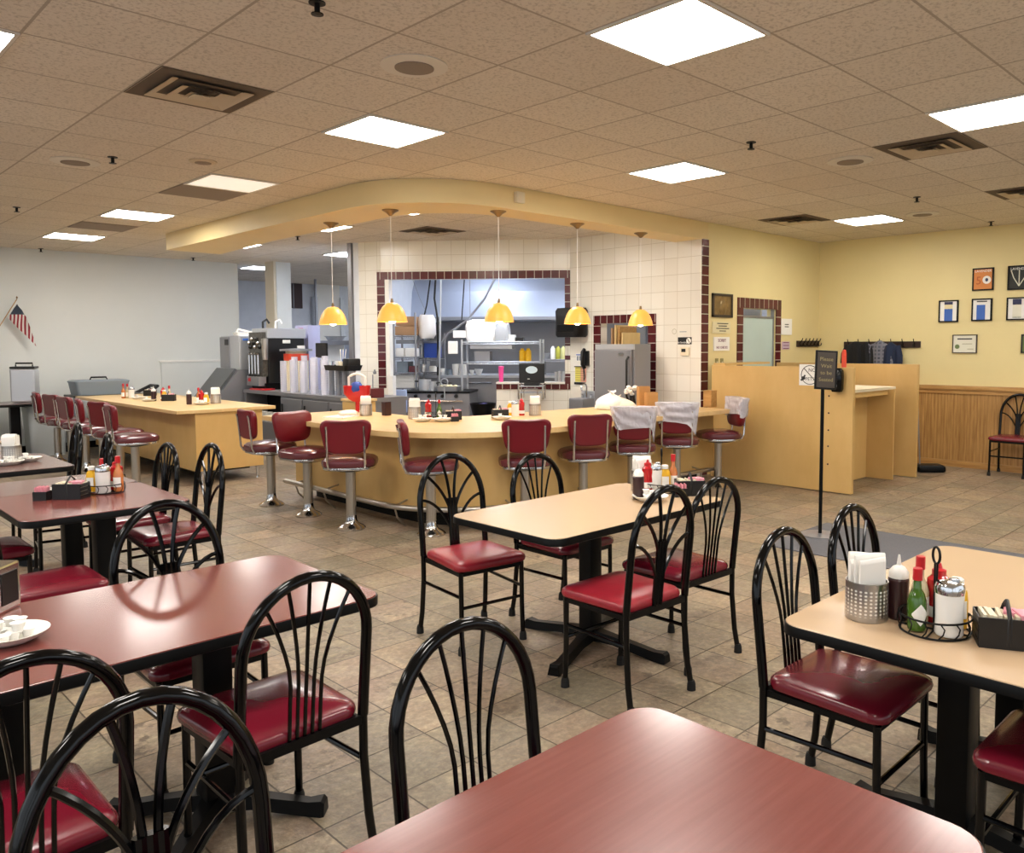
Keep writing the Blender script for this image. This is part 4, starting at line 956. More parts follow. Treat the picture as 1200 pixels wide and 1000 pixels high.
def garment(px, py, w, h, mat, label, seed, name='jacket'):
    p = on_x(px, py, XW-.1); t = thing(name, label, 'jacket', p, XR); R = []
    for k, z in ((.12, .02), (.35, -.03), (.7, -.09), (.9, -.2), (.95, -.35), (1, -.6), (1.02, -1)):
        R.append([V((w/2*k*cos(a)*(1+.06*sin(4*a+seed)), .07*k**.5*sin(a)*(1+.25*sin(5*a+seed)), z*h+(.015*sin(3*a+seed) if z < -.5 else 0))) for a in [2*pi*i/24 for i in range(24)]])
    MB().rings(R).build('garment', mat, t)
    for s in (-1, 1): MB().tube([(s*w*.34, 0, -.11*h), (s*w*.5, -.02, -.4*h), (s*w*.52, -.03, -.8*h)], .05, 10, flat=.8).build('sleeve', mat, t)
    return t
garment(1003, 401, .3, .42, M_jkt, 'black jacket hanging at the left end of the corner coat rack', 1); garment(1015, 402, .24, .4, M_jkt, 'second black jacket on the corner coat rack, beside the plaid one', 2)
garment(1031, 400, .32, .46, M_plaid, 'grey plaid jacket hanging in the middle of the corner coat rack', 3); garment(1044, 402, .24, .42, M_navy, 'navy blue jacket at the right of the corner coat rack', 4)
t = thing('orange_cone_vase', 'tall orange plastic bottle standing on the host stand desk side', 'bottle', (8.9, 4.28, 1.075)); MB().lathe([(0, 0), (.055, 0), (.055, .12), (.05, .16), (.028, .22), (.026, .38), (.018, .42), (0, .425)]).build('body', M_org, t)
# signs by the window
t, w, h = frame(834, 343.5, 857, 372.5, 'Y', 'bronze relief plaque in dark frame left of the frosted window', M_art, M_frame_b, 'relief_plaque', 'plaque', .03); MB().ball((0, -.016, -.03), .09, (.9, .12, 1.1)).build('relief', M_art, t)
t, w, h = frame(834, 376.5, 855, 391.5, 'Y', 'small cream card of hours on the yellow wall under the plaque', M_ptan, None, 'wall_card', 'sign')
for k, s in enumerate((.6, .45, .7, .35)): art(t, 'text_line', M_ink, .02, h*(.33-.2*k), w*s, .01)
t, w, h = frame(835.5, 394.5, 854, 411.5, 'Y', 'white card reading sorry no checks under the cream card', M_pap, None, 'no_checks_sign', 'sign'); wr(t, 'SORRY', .055, 0, .04, M_inkr); wr(t, 'NO CHECKS', .042, 0, -.045, M_inkr)
t, w, h = frame(914.5, 373, 927, 393, 'Y', 'white paper notice right of the frosted window', M_pap, None, 'paper_sheet', 'notice'); art(t, 'text_line', M_ink, 0, .03, .1, .012); art(t, 'text_line', M_ink, 0, 0, .1, .012); 
t, w, h = frame(915.5, 400, 924.5, 410, 'Y', 'small lilac notice below the white paper notice', P('lilac_paper', 'c9b3c4', .7), None, 'small_sheet', 'notice')
for k in range(3): art(t, 'text_line', M_inkr, 0, .04-.04*k, w*.7, .01)
for px, l in ((839.5, 'left of two small beige wall switches by the tile edge'), (845.5, 'right of two small beige wall switches by the tile edge')):
    p = on_y(px, 425, YW); t = thing('wall_switch', l, 'switch', p, 0); MB().box((0, -.004, 0), (.06, .008, .1), bev=.002).build('plate', M_gold, t); MB().box((0, -.012, 0), (.014, .012, .028)).build('toggle', M_crm, t)
p = on_y(837, 436, YW); t = thing('conduit_box', 'small brass conduit box with pipe on the yellow wall by the tile edge', 'conduit', p); MB().box((0, -.02, 0), (.07, .04, .045), bev=.004).build('box', M_bronze, t); MB().tube([(-.01, -.02, -.02), (-.01, -.02, -.5)], .01, 8).tube([(.02, -.02, .02), (.02, -.02, .1)], .01, 8).build('pipe', M_gold, t)
t = thing('floor_sweeper', 'black carpet sweeper leaning on its pole by the wainscot', 'sweeper', (10.1, 3.74, 0), radians(-50)); MB().loft(rrect(.34, .24, .04), [(.95, .01), (1, .03), (.98, .07), (.85, .09)]).build('head', M_blkm, t)
MB().tube([(-.1, .02, .08), (-.13, .09, 1.0)], .009, 8).build('pole', M_ssd, t); MB().tube([(-.13, .09, .98), (-.137, .105, 1.22)], .016, 8).build('grip', M_blkp, t)
# ================================================================ KITCHEN BEHIND THE PASS (frame: x along the diagonal wall, y into the kitchen)
def kthing(name, label, cat, px, py, d, z=None, group=None):
    u, zz = kp(px, py, d); p = K(u, d, zz if z is None else z); return thing(name, label, cat, p, RK, group)
def kx(px, d, ref=400): return kp(px, ref, d)[0]
def kz(py, d, ref=560): return kp(ref, py, d)[1]
# extraction hood: long sloped stainless box
u0, u1 = kx(458, 2.6), kx(664, 2.6)
t = thing('extraction_hood', 'long bright stainless extraction hood over the cooking line', 'hood', K((u0+u1)/2, 2.6, 0), RK); L = (u1-u0)+1.2
zb, z1 = kz(375, 2.4), kz(341, 2.6)
MB().rings([[V((-L/2, 0, zb)), V((-L/2, 1.2, zb)), V((-L/2, 1.2, HC-.02)), V((-L/2, .55, HC-.02)), V((-L/2, .12, z1))], [V((L/2, 0, zb)), V((L/2, 1.2, zb)), V((L/2, 1.2, HC-.02)), V((L/2, .55, HC-.02)), V((L/2, .12, z1))]]).build('canopy', M_hood, t, smooth=0)
MB().box((0, -.008, zb+.03), (L, .03, .06), bev=.004).build('lip', M_ssd, t)
# wire shelving at left of the opening
def rack(name, label, pxl, pxr, d, dep, shelves, top_px, m=M_ssd):
    a, b = kx(pxl, d), kx(pxr, d); t = thing(name, label, 'shelf', K((a+b)/2, d, 0), RK); w = b-a; zt = kz(top_px, d)
    for s in (-1, 1):
        for q_ in (0, dep): MB().tube([(s*w/2, q_, 0), (s*w/2, q_, zt)], .016, 8).build('post', m, t)
    for py in shelves:
        z = kz(py, d); mb = MB().box((0, dep/2, z-.012), (w, dep, .006))
        mb.tube([(-w/2, 0, z-.005), (w/2, 0, z-.005)], .008, 6).tube([(-w/2, 0, z-.035), (w/2, 0, z-.035)], .006, 6)
        for k in range(13): x = -w/2+w*k/12; mb.tube([(x, 0, z-.005), (x, 0, z-.035)], .004, 5)
        mb.build('shelf', m, t)
    return t, w
rack('wire_shelf', 'wire shelf with cardboard boxes at the left edge of the pass', 461.5, 487, 1.0, .45, (393.5, 419, 437, 455), 366)
rack('wire_shelf', 'second wire shelf holding the blue tote, beside the first', 490, 513, 1.3, .45, (399, 420, 436), 390)
def kbox(name, label, cat, x0, y0, x1, y1, d, dep, mat, group=None, bev=.004):
    a, za = kp(x0, y1, d); b, zb_ = kp(x1, y0, d); w, h = b-a, zb_-za
    o = MB().box((0, dep/2, h/2), (w, dep, h), bev=bev).build(name, mat, loc=K((a+b)/2, d, za), rz=RK); return tag(o, label, cat, group)
kbox('cardboard_box', 'upper cardboard box on the wire shelf', 'box', 464, 371, 486, 382, 1.05, .3, M_box, 'cardboard boxes on the wire shelf'); kbox('cardboard_box', 'lower cardboard box on the wire shelf', 'box', 463, 382.3, 486.5, 393, 1.04, .3, M_box, 'cardboard boxes on the wire shelf')
for k, (x0, x1) in enumerate(((463, 473), (474, 486))): kbox('linen_stack', ('left folded white linen stack on the wire shelf', 'right folded white linen stack on the wire shelf')[k], 'linen', x0, 408, x1, 418.5, 1.04, .3, M_pap, None, .02)
for k, (y0, y1) in enumerate(((439, 443), (443.3, 447), (447.3, 451), (451.2, 454.6))): kbox('food_tray', 'white food tray in the stack on the lowest wire shelf', 'tray', 463, y0, 485, y1, 1.04, .35, M_wht, 'white food trays on the wire shelf')
kbox('steel_pan', 'dark steel pan on the second row of the wire shelf', 'pan', 464, 398, 484, 403, 1.04, .35, M_ssd); kbox('food_bin', 'grey food bin above the tray stack on the wire shelf', 'bin', 465, 424, 478, 436.5, 1.04, .3, M_tub); kbox('red_packet', 'dull red packet beside the food bin', 'packet', 479, 429, 486, 436.5, 1.04, .2, M_vins)
kbox('blue_tote', 'bright blue plastic tote on the second wire shelf', 'tote', 497, 400.5, 512, 419.5, 1.33, .3, M_blue)
for x0, x1, y0, l in ((491, 496, 404, 'small steel canister left of the blue tote'), (491, 499, 427, 'steel canister under the blue tote'), (502, 511, 429, 'squat white tub under the blue tote')): 
    u, z = kp((x0+x1)/2, 436 if y0 > 420 else 420, 1.4); r = (kx(x1, 1.4)-kx(x0, 1.4))/2; h = kz(y0, 1.4)-z
    tag(MB().lathe([(0, 0), (r, 0), (r, h*.9), (r*.9, h), (0, h)]).build('canister', M_ss if 'steel' in l else M_wht, loc=K(u, 1.45, z)), l, 'canister')
t = kthing('hanging_bag', 'white plastic bag hung between the cardboard boxes and hose', 'plastic bag', 500, 369, 1.2)
R = [[V((.135*k*cos(a)*(1+.08*sin(3*a)), .07*k*sin(a), z)) for a in [2*pi*i/20 for i in range(20)]] for k, z in ((.75, 0), (.95, -.06), (1, -.2), (.98, -.3), (.7, -.36))]
MB().rings(R).jit(.006, 4).build('bag', M_bagw, t)
# centre steel shelf unit over the cook counter
t, w = rack('steel_shelf', 'two-tier steel shelf unit over the cook counter', 541, 633, .9, .4, (400.5, 424), 398, M_ss)
t = thing('cook_counter', 'long stainless cook counter behind the door opening', 'counter', K(kx(560, 1.6), 1.6, 0), RK); zc = kz(440, 1.5); MB().span((-1.0, -.1, zc-.04), (1.6, .8, zc)).build('top', M_ss, t); MB().span((-.97, -.05, .1), (1.57, .75, zc-.04)).build('cabinet', M_ssd, t)
for k in range(4): MB().tube([(-.8+.62*k, -.075, zc-.12), (-.4+.62*k, -.075, zc-.12)], .012, 6).build('handle', M_chr, t)
def bowl(x, y, wpx, hpx, d, label, mat=M_wht, name='bowl', cat='bowl', group=None, prof='bowl', zf=None):
    u, z = kp(x, y, d); r = (kx(x+wpx/2, d)-kx(x-wpx/2, d))/2; h = kz(y-hpx, d)-z
    pr = {'bowl': [(0, 0), (.5*r, 0), (r, h), (.93*r, h), (.4*r, h*.15), (0, h*.15)], 'tub': [(0, 0), (.88*r, 0), (r, h), (.93*r, h), (.8*r, h*.2), (0, h*.2)], 'jar': [(0, 0), (r, 0), (r, h*.8), (r*.55, h*.9), (r*.5, h), (0, h)]}[prof]
    return tag(MB().lathe(pr, n=20).build(name, mat, loc=K(u, d, zf if zf else z)), label, cat, group)
for x, wv, h, l, pf in ((508, 7, 9, 'small white cup leftmost on the cook counter', 'tub'), (518, 7, 8, 'second small white cup on the cook counter', 'tub'), (527, 9, 7, 'grey tub on the cook counter', 'tub'), (534, 8, 13, 'tall white tub on the cook counter', 'tub'), (543, 10, 13, 'widest white tub on the cook counter', 'tub'), (553, 6, 6, 'small white bowl on the cook counter', 'bowl'), (561, 10, 7, 'larger white bowl rightmost on the cook counter', 'bowl')):
    bowl(x, 440, wv, h, 1.62, l, M_tub if 'grey' in l else M_wht, 'white_bowl' if pf == 'bowl' else 'white_tub', 'bowl' if pf == 'bowl' else 'tub', None, pf, zc)
# on the shelf unit
for x0, x1, y0, l, mt in ((546, 582, 375, 'large white paper bag lying on the top steel shelf', M_bagw), (580, 596, 379, 'grey plastic bag beside the large white paper bag', P('grey_plastic_film', 'b9bcc0', .4, bump=.5, bscale=25))):
    d = 1.0; a, z = kp(x0, 400.3, d); b, _ = kp(x1, 400, d); h = kz(y0, d)-z; t = thing('paper_bag', l, 'bag', K((a+b)/2, 1.1, z), RK); wv = b-a
    MB().loft(rrect(wv, .28, .06), [(.9, 0), (1, h*.2), (1, h*.7), (.92, h*.92), (.7, h)]).jit(.012, 6).build('bag', mt, t)
kbox('white_carton', 'small white carton at the right of the bags on the top steel shelf', 'carton', 595, 392.5, 603, 400.2, 1.0, .15, M_pap); kbox('black_pan', 'flat black pan rightmost on the top steel shelf', 'pan', 604, 395.5, 613, 400.2, 1.0, .2, M_blkp)
kbox('white_packet', 'white packet leftmost on the top steel shelf', 'packet', 531, 387.5, 546, 396, 1.0, .2, M_pap)
kbox('hanging_towel', 'white towel hanging at the left end of the steel shelf', 'towel', 525, 400, 536, 415, .86, .03, M_pap, None, .01)
kbox('steel_tray', 'long steel tray under the top steel shelf', 'tray', 551, 404, 600, 409, 1.0, .3, M_ss); kbox('foil_pan', 'dark foil pan on the middle steel shelf', 'pan', 556, 412, 574, 423.4, 1.0, .25, M_ssd)
for k, (x, l) in enumerate(((612, 'left yellow squeeze bottle on the middle steel shelf'), (619, 'right yellow squeeze bottle on the middle steel shelf'))): bowl(x, 423.5, 7, 15, 1.05, l, M_yell, 'squeeze_bottle', 'bottle', 'yellow squeeze bottles', 'jar')
for x, mt, l in ((648, M_wht, 'white squeeze bottle on the far shelf at right'), (654, P('olive_oil_plastic', 'a9a83a', .3), 'olive green oil bottle on the far shelf at right'), (660, P('pale_oil_plastic', 'c9c78a', .3), 'pale oil bottle on the far shelf at the frame edge')): bowl(x, 421, 5.5, 15, 1.55, l, mt, 'oil_bottle', 'bottle', None, 'jar')
rack('far_shelf', 'far steel wall shelf behind the register screen', 636, 690, 1.5, .35, (421.3,), 419, M_ssd)
bowl(640, 421, 9, 7, 1.6, 'shallow steel bowl on the far shelf', M_ss)
# range with pots
t = thing('cooking_range', 'dark cooking range with pots in the door opening', 'range', K(kx(510, .62), .62, 0), RK); zr = kz(459, .6); MB().span((-.5, 0, .08), (.5, .6, zr-.03)).build('body', M_ssd, t); MB().span((-.51, -.02, zr-.03), (.51, .62, zr)).build('cooktop', M_blkm, t); MB().tube([(-.4, -.04, zr-.14), (.4, -.04, zr-.14)], .014, 8).build('rail', M_chr, t)
for k in range(4): MB().lathe([(.03, 0), (.025, .03), (0, .03)][::1], n=12).move(Matrix.Translation((-.3+.2*k, -.0, zr-.07)) @ Matrix.Rotation(radians(90), 4, 'X')).build('knob', M_blkp, t)
def pot(x, y, wpx, hpx, label, lid=False):
    u, z = kp(x, y, .8); r = (kx(x+wpx/2, .8)-kx(x-wpx/2, .8))/2; h = kz(y-hpx, .8)-z
    t = thing('stock_pot', label, 'pot', K(u, .85, zr), RK); MB().lathe([(0, 0), (r, 0), (r, h), (r*.95, h), (r*.93, h*.1), (0, h*.1)]).build('pot_body', M_ss, t)
    for s in (-1, 1): MB().tube([(s*r, -.05, h*.8), (s*(r+.05), -.04, h*.85), (s*(r+.05), .04, h*.85), (s*r, .05, h*.8)], .008, 6).build('handle', M_blkp, t)
pot(497, 458, 14, 13, 'steel stock pot on the left of the range'); pot(506, 458, 10, 11, 'smaller steel pot beside the stock pot')
t = thing('roasting_pan', 'shallow steel roasting pan with food on the right of the range', 'pan', K(kx(525, .8), .8, zr), RK); MB().loft(rrect(.33, .25, .03), [(.9, 0), (1, .07), (1.03, .07), (.95, .065), (.86, .02)]).build('pan', M_ss, t)
mb = MB(); rnd = random.Random(8)
for k in range(8): mb.ball((rnd.uniform(-.11, .11), rnd.uniform(-.07, .07), .07), .035, (1, 1, .6), 8)
mb.build('food', M_ptan, t)
t = thing('ladle_rack', 'wire ring strainer standing up behind the red ketchup', 'strainer', K(kx(508, -.3), .3, 1.02), RK); MB().tube([(.05*cos(a), 0, .02+.05*sin(a)) for a in [2*pi*k/20 for k in range(21)]], .008, 6).tube([(0, 0, -.03), (0, 0, -.22)], .008, 6).build('ring', M_ss, t)
kbox('blue_apron', 'pale blue apron hanging low at the left door jamb', 'apron', 461, 457, 476, 484, .25, .06, P('pale_blue_cloth', '9fb0d4', .9), None, .02)
# black mesh basket
u, z = kp(566, 487, .5); t = thing('mesh_basket', 'black mesh basket in the door opening behind the bar', 'basket', K(u, .5, z-.1), RK); MB().lathe([(0, 0), (.12, 0), (.19, .28), (.18, .28), (.11, .03), (0, .03)], n=24).build('basket', M_blkm, t); MB().ball((0, 0, .2), .15, (1, 1, .5)).jit(.012, 2).build('bin_bag', P('purple_film', '38336f', .4), t)
tag(MB().box((0, 0, z/2-.06), (.5, .5, z-.12)).build('steel_stand', M_ssd, loc=K(u, .5, 0), rz=RK), 'low steel stand under the black mesh basket', 'stand')
# on the half wall ledge
u, z = kp(587, 446.5, .03); t = thing('pink_tumbler', 'bright pink tumbler standing on the half wall ledge', 'tumbler', K(u, .05, ZS+.025)); MB().lathe([(0, 0), (.028, 0), (.038, .2), (.036, .2), (0, .02)]).build('cup', M_hotp, t); MB().lathe([(0, .2), (.04, .2), (.04, .215), (.012, .22), (0, .22)]).build('lid', M_hotp, t)
for k, (x, h) in enumerate(((651.5, 12), (655.5, 13), (659.5, 12.5))): 
    u, _ = kp(x, 447, .03); tag(MB().lathe([(0, 0), (.02, 0), (.024, h*.0115), (.022, h*.0115), (0, .01)]).build('salt_shaker', M_ss, loc=K(u, .05, ZS+.025)), ('left of three', 'middle of three', 'right of three')[k]+' steel shakers at the right end of the ledge', 'shaker', 'steel shakers on the ledge')
# register screen on a wire stand
u, z = kp(622, 480, -.5); t = thing('wire_stand', 'chrome wire stand holding the register screen', 'stand', K(u, -.5, CZ), RK); zt = kz(453, -.5)-CZ
for s in (-1, 1):
    for q_ in (0, .26): MB().tube([(s*.16, q_, 0), (s*.16, q_, zt+.03)], .012, 8).build('post', M_chr, t)
for z_ in (zt, zt*.5): MB().box((0, .13, z_), (.32, .26, .01)).build('shelf', M_ss, t)
MB().tube([(-.09, -.0, .02), (-.09, 0, zt-.03), (.09, 0, zt-.03), (.09, 0, .02)], .008, 6).build('wire_frame', M_chr, t)
t = thing('register_screen', 'black register screen with a pale oval emblem on the wire stand', 'monitor', K(u, -.37, CZ+zt+.005), RK); MB().box((0, 0, .165), (.34, .05, .26), bev=.012).build('housing', M_blkp, t); MB().box((0, .02, .02), (.2, .14, .04), bev=.006).build('foot', M_blkp, t)
MB().lathe([(0, 0), (1, 0), (1, .004), (0, .004)], n=32).move(Matrix.Translation((0, -.026, .21)) @ Matrix.Rotation(radians(90), 4, 'X') @ Matrix.Diagonal((.078, .048, 1, 1))).build('oval_emblem', P('pale_blue_emblem', 'cfe0ea', .4), t); MB().box((-.04, -.026, .09), (.03, .004, .008)).build('badge', M_pap, t)
# cords and hoses down from the hood
def cable(pts, r, mat, label, name='cord'):
    P_ = [K(*[kp(x, y, d)[0], d], kp(x, y, d)[1]) for x, y, d in pts]; o = P_[0].copy(); Q = []
    for a, b in zip(P_, P_[1:]):
        for k in range(4): Q.append(a.lerp(b, k/4)-o)
    Q.append(P_[-1]-o)
    return tag(MB().tube(Q, r, 6).build(name, mat, loc=o), label, 'cord')
cable(((510, 285, 1.2), (500, 358, 1.2), (493, 387, 1.2)), .012, M_blkp, 'slanting black cord with plug, left in the pass'); cable(((513, 285, 1.1), (509, 350, 1.1), (513, 375, 1.1), (513, 440, 1.1)), .016, M_blkp, 'straight black cord down past the blue tote')
cable(((517, 283, 1.0), (515, 452, 1.0)), .014, M_ss, 'thin upright steel pole beside the black cord', 'steel_pole'); cable(((547, 285, 1.2), (541, 375, 1.2)), .01, M_blkp, 'short black cord over the shelf end'); cable(((550, 285, 1.2), (551, 372, 1.2)), .006, M_ssd, 'thin grey cord beside the short black one')
cable(((598, 288, 1.05), (580, 326, 1.05), (568, 350, 1.05), (548, 375, 1.05), (525, 391, 1.05), (516, 405, 1.05), (512, 430, 1.05)), .018, M_ssd, 'grey hose curving down across the pass', 'hose'); cable(((478, 287, 1.4), (483, 326, 1.4), (492, 350, 1.4), (500, 367, 1.4)), .004, M_ssd, 'fine slanting wire at the left of the hood')
# ================================================================ ON THE TILED WING WALL (frame: x to the right, y into the wall)
def wing(px, py, off=.001): return on_x(px, py, XT-off)
t = thing('paper_towel_dispenser', 'large black towel dispenser behind the fourth pendant lamp', 'dispenser', wing(677, 378), XR); MB().loft(rrect(.42, .24, .05), [(.9, -.2), (1, -.17), (1, .06), (1.02, .15), (.9, .19)], c=(0, -.12, 0)).build('case', M_blkp, t); MB().box((.0, -.235, -.08), (.3, .02, .1), bev=.006).build('slot_cover', M_blkm, t)
p = wing(680, 419); t = thing('notice_sheet', 'white notice sheet above the yellow and pink chart', 'notice', p, XR); MB().box((0, -.003, 0), (.15, .004, .1)).build('sheet', M_pap, t)
MB().box((0, -.0055, .035), (.14, .002, .015)).build('blue_heading', M_bl, t)
for k in range(3): MB().box((-.045+.045*k, -.0055, -.012), (.03, .002, .06)).build('text_column', M_tub, t)
p = wing(680, 439); t = thing('wall_chart', 'yellow and pink price chart under the white notice', 'chart', p, XR); MB().box((-.04, -.003, 0), (.1, .004, .2)).build('yellow_half', P('yellow_paper', 'e8dc6a', .7), t); MB().box((.06, -.003, 0), (.1, .004, .2)).build('pink_half', P('salmon_paper', 'e0a08c', .7), t); MB().box((0, -.008, .105), (.2, .014, .012)).box((0, -.008, -.12), (.2, .014, .03)).build('clip_bar', M_blkp, t)
for k in range(6): MB().box((.0, -.006, .075-.03*k), (.17, .002, .006)).build('text_line', M_gold, t)
t = thing('wall_phone', 'black wall telephone beside the steel cabinet', 'telephone', wing(688.5, 420), XR); MB().box((0, -.03, 0), (.09, .05, .2), bev=.01).build('base', M_blkp, t); MB().tube([(.0, -.06, .12), (0, -.1, .08), (0, -.1, -.08), (0, -.06, -.13)], .025, 8).build('handset', M_blkp, t); MB().tube([(0, -.07, -.13), (.03, -.08, -.25), (.01, -.08, -.3), (-.02, -.06, -.1)], .006, 6).build('cord', M_blkp, t)
# stainless reach-in cabinet
t = thing('steel_cabinet', 'tall stainless cabinet with a long door handle below the rightmost pendant', 'cabinet', (7.52, 6.48, 0)); 
MB().span((-.1, -.3, .05), (.2, .32, 1.57), bev=.008).build('body', M_ssd, t); MB().span((-.135, -.27, .12), (-.1, .32, 1.5), bev=.006).build('door', M_ssd, t); MB().span((-.12, -.3, 1.505), (-.1, .32, 1.57)).build('header', M_ss, t)
MB().tube([(-.14, -.235, 1.42), (-.175, -.235, 1.38), (-.175, -.235, .95), (-.14, -.235, .9)], .014, 8).build('handle', M_blkp, t); MB().box((-.14, -.12, 1.45), (.01, .08, .03)).build('badge', M_chr, t)
# boards and glasses seen in the hatch
for k, (Y, z, h, l) in enumerate(((7.02, 1.1, .68, 'leftmost pale wooden board leaning in the small hatch'), (6.96, 1.1, .72, 'second wooden board leaning in the small hatch'), (6.9, 1.1, .7, 'third, darker wooden board leaning in the small hatch'), (6.84, 1.1, .62, 'rightmost wooden board leaning in the small hatch'))):
    o = MB().box((0, 0, h/2), (.35, .028, h), bev=.006).build('wooden_board', (M_box, M_maple, M_oak, M_maple)[k], loc=(7.93+.2, Y, 1.1)); tag(o, l, 'board', 'wooden boards in the small hatch')
tag(MB().box((0, 0, 0), (.5, .85, .04)).build('hatch_shelf', M_ss, loc=(8.15, 6.76, 1.08)), 'steel shelf just inside the small hatch', 'shelf')
for k in range(4):
    tag(MB().lathe([(0, 0), (.032, 0), (.038, .42), (.035, .42), (0, .02)]).build('cup_stack', M_cup, loc=(8.0, 6.72-.075*k, 1.1)), 'clear cup stack inside the small hatch', 'cups', 'clear cup stacks in the hatch')
tag(MB().box((0, 0, 0), (.04, 1.9, 1.2)).build('hatch_backing', M_ssd, loc=(9.6, 6.75, 1.6)), 'dull steel partition seen through the small hatch', 'partition')
# sink with tap
t = thing('hand_sink', 'grey hand sink with arched tap below the yellow chart', 'sink', (7.76, 7.36, 0)); MB().span((-.13, -.13, .62), (.135, .13, .86), bev=.015).build('basin', M_ssd, t); MB().span((.115, -.13, .86), (.135, .13, .95)).build('splash', M_ss, t)
MB().tube([(.08, 0, .86)]+[(.08-.05+.05*cos(a), 0, 1.0+.05*sin(a)) for a in [pi*k/8 for k in range(9)]]+[(-.02, 0, .96)], .011, 8).build('tap', M_chr, t)
for s in (-1, 1): MB().lathe([(.018, .86), (.014, .9), (.028, .91), (0, .915)], c=(.08, s*.08, 0)).build('tap_handle', M_chr, t)
MB().span((-.1, -.1, .02), (.12, .1, .62)).build('cabinet', M_ssd, t)
t = thing('thermostat', 'small cream thermostat with dark display on the white tiles', 'thermostat', wing(803.5, 412), XR); MB().box((0, -.012, 0), (.125, .024, .1), bev=.006).build('case', M_crm, t); MB().box((-.015, -.025, .012), (.06, .003, .04)).build('display', M_blkp, t)
t = thing('no_smoking_sign', 'black strip sign with a white crossed circle above the thermostat', 'sign', wing(802.5, 399.5), XR); MB().box((0, -.002, 0), (.2, .004, .085)).build('plate', M_blkp, t)
MB().lathe([(.0, 0), (.034, 0), (.034, .002), (0, .002)], n=24).move(Matrix.Translation((.06, -.004, 0)) @ Matrix.Rotation(radians(90), 4, 'X')).build('white_circle', M_pap, t); MB().box((0, 0, 0), (.008, .002, .055)).move(Matrix.Translation((.06, -.0075, 0)) @ Matrix.Rotation(radians(-35), 4, 'Y')).build('slash', M_ink, t)
letters('No Smoking', .03, Matrix.Translation((-.035, -.0045, -.02)) @ YM, M_pap, t)
t = thing('round_decal', 'faint round decal with a line of lettering on the white tiles', 'decal', wing(795, 388.5), XR); MB().tube([V((-.06+.03*cos(2*pi*k/24), -.002, .03*sin(2*pi*k/24))) for k in range(25)], .002, 4).build('ring', M_gold, t); MB().box((.07, -.001, -.005), (.1, .002, .008)).build('text_line', M_tub, t)
p = K(-.08, -.02, 1.18); t = thing('pipe_valve', 'small steel valve and pipe on the tiles left of the pass', 'valve', p, RK); MB().tube([(0, 0, 0), (0, -.05, 0), (0, -.05, .05)], .012, 8).tube([(-.03, -.05, -.02), (-.03, -.05, -.4)], .007, 6).build('pipe', M_ssd, t); MB().ball((0, -.05, .01), .025).build('valve_body', M_ssd, t)
# ================================================================ DRINK STATION BEHIND THE BAR
SX = 5.3
t = thing('drink_station', 'long dull steel drink station counter behind the bar opening', 'counter', (SX, 10.4, 0)); Z = .905
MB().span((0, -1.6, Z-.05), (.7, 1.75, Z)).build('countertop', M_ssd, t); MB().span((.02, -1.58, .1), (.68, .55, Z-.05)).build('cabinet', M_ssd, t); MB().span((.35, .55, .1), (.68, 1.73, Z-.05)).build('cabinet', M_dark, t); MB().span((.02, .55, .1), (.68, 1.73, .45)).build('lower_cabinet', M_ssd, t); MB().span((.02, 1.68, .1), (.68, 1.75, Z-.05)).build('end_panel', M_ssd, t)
for y0, y1 in ((-1.5, -.85), (-.8, -.15), (-.1, .5)): d_ = MB().span((-.01, y0, .15), (.02, y1, Z-.08), bev=.004).build('door', M_ssd, t); MB().tube([(-.03, y1-.08, .5), (-.03, y1-.08, .75)], .012, 6).build('handle', M_blkp, d_)
for k in range(4): tag(MB().lathe([(0, 0), (.05, 0), (.06, .13), (.055, .13), (0, .01)]).build('white_mug', M_wht, loc=(SX+.14, 11.95-.17*k, .45)), 'white mug in the open bay of the drink station', 'mug', 'white mugs in the drink station')
t = thing('ice_machine', 'tall stainless ice machine on a sloped bin beside the white wall', 'ice machine', (5.62, 12.55, 0))
MB().span((-.32, -.3, 1.2), (.3, .36, 1.72), bev=.008).build('head_unit', M_ss, t); MB().span((-.335, .02, 1.22), (-.32, .36, 1.7)).build('side_grille', M_ssd, t); MB().span((-.3, -.31, 1.22), (.28, -.3, 1.7)).build('front_panel', M_ss, t); MB().box((-.335, .1, 1.62), (.02, .12, .09)).build('control', M_blkp, t); MB().box((-.22, -.315, 1.66), (.08, .01, .03)).build('logo_plate', M_bl, t)
MB().rings([[V((x, .42, z)) for x, z in ((-.75, 0), (.32, 0), (.32, 1.2), (-.35, 1.2), (-.75, .72))], [V((x, -.34, z)) for x, z in ((-.75, 0), (.32, 0), (.32, 1.2), (-.35, 1.2), (-.75, .72))]]).build('ice_bin', M_ssd, t, smooth=0)
li = MB().rings([[V((x, y, z)) for x, z in ((-.74, .74), (-.36, 1.2), (-.39, 1.22), (-.77, .76))] for y in (.38, -.3)]).build('bin_lid', P('dark_grey_lid', '4b4f52', .4), t, smooth=0)
t = thing('scoop_tray', 'white scoop tray lying on top of the ice machine', 'tray', (5.5, 12.5, 1.722)); MB().tube([(-.1, .1, .02), (-.05, .1, .1), (.1, .05, .06), (.2, -.1, .02)], .02, 8).build('handle', M_wht, t); MB().loft(rrect(.3, .2, .03), [(.9, 0), (1, .05), (.9, .05), (.8, .02)]).build('tray', M_wht, t)
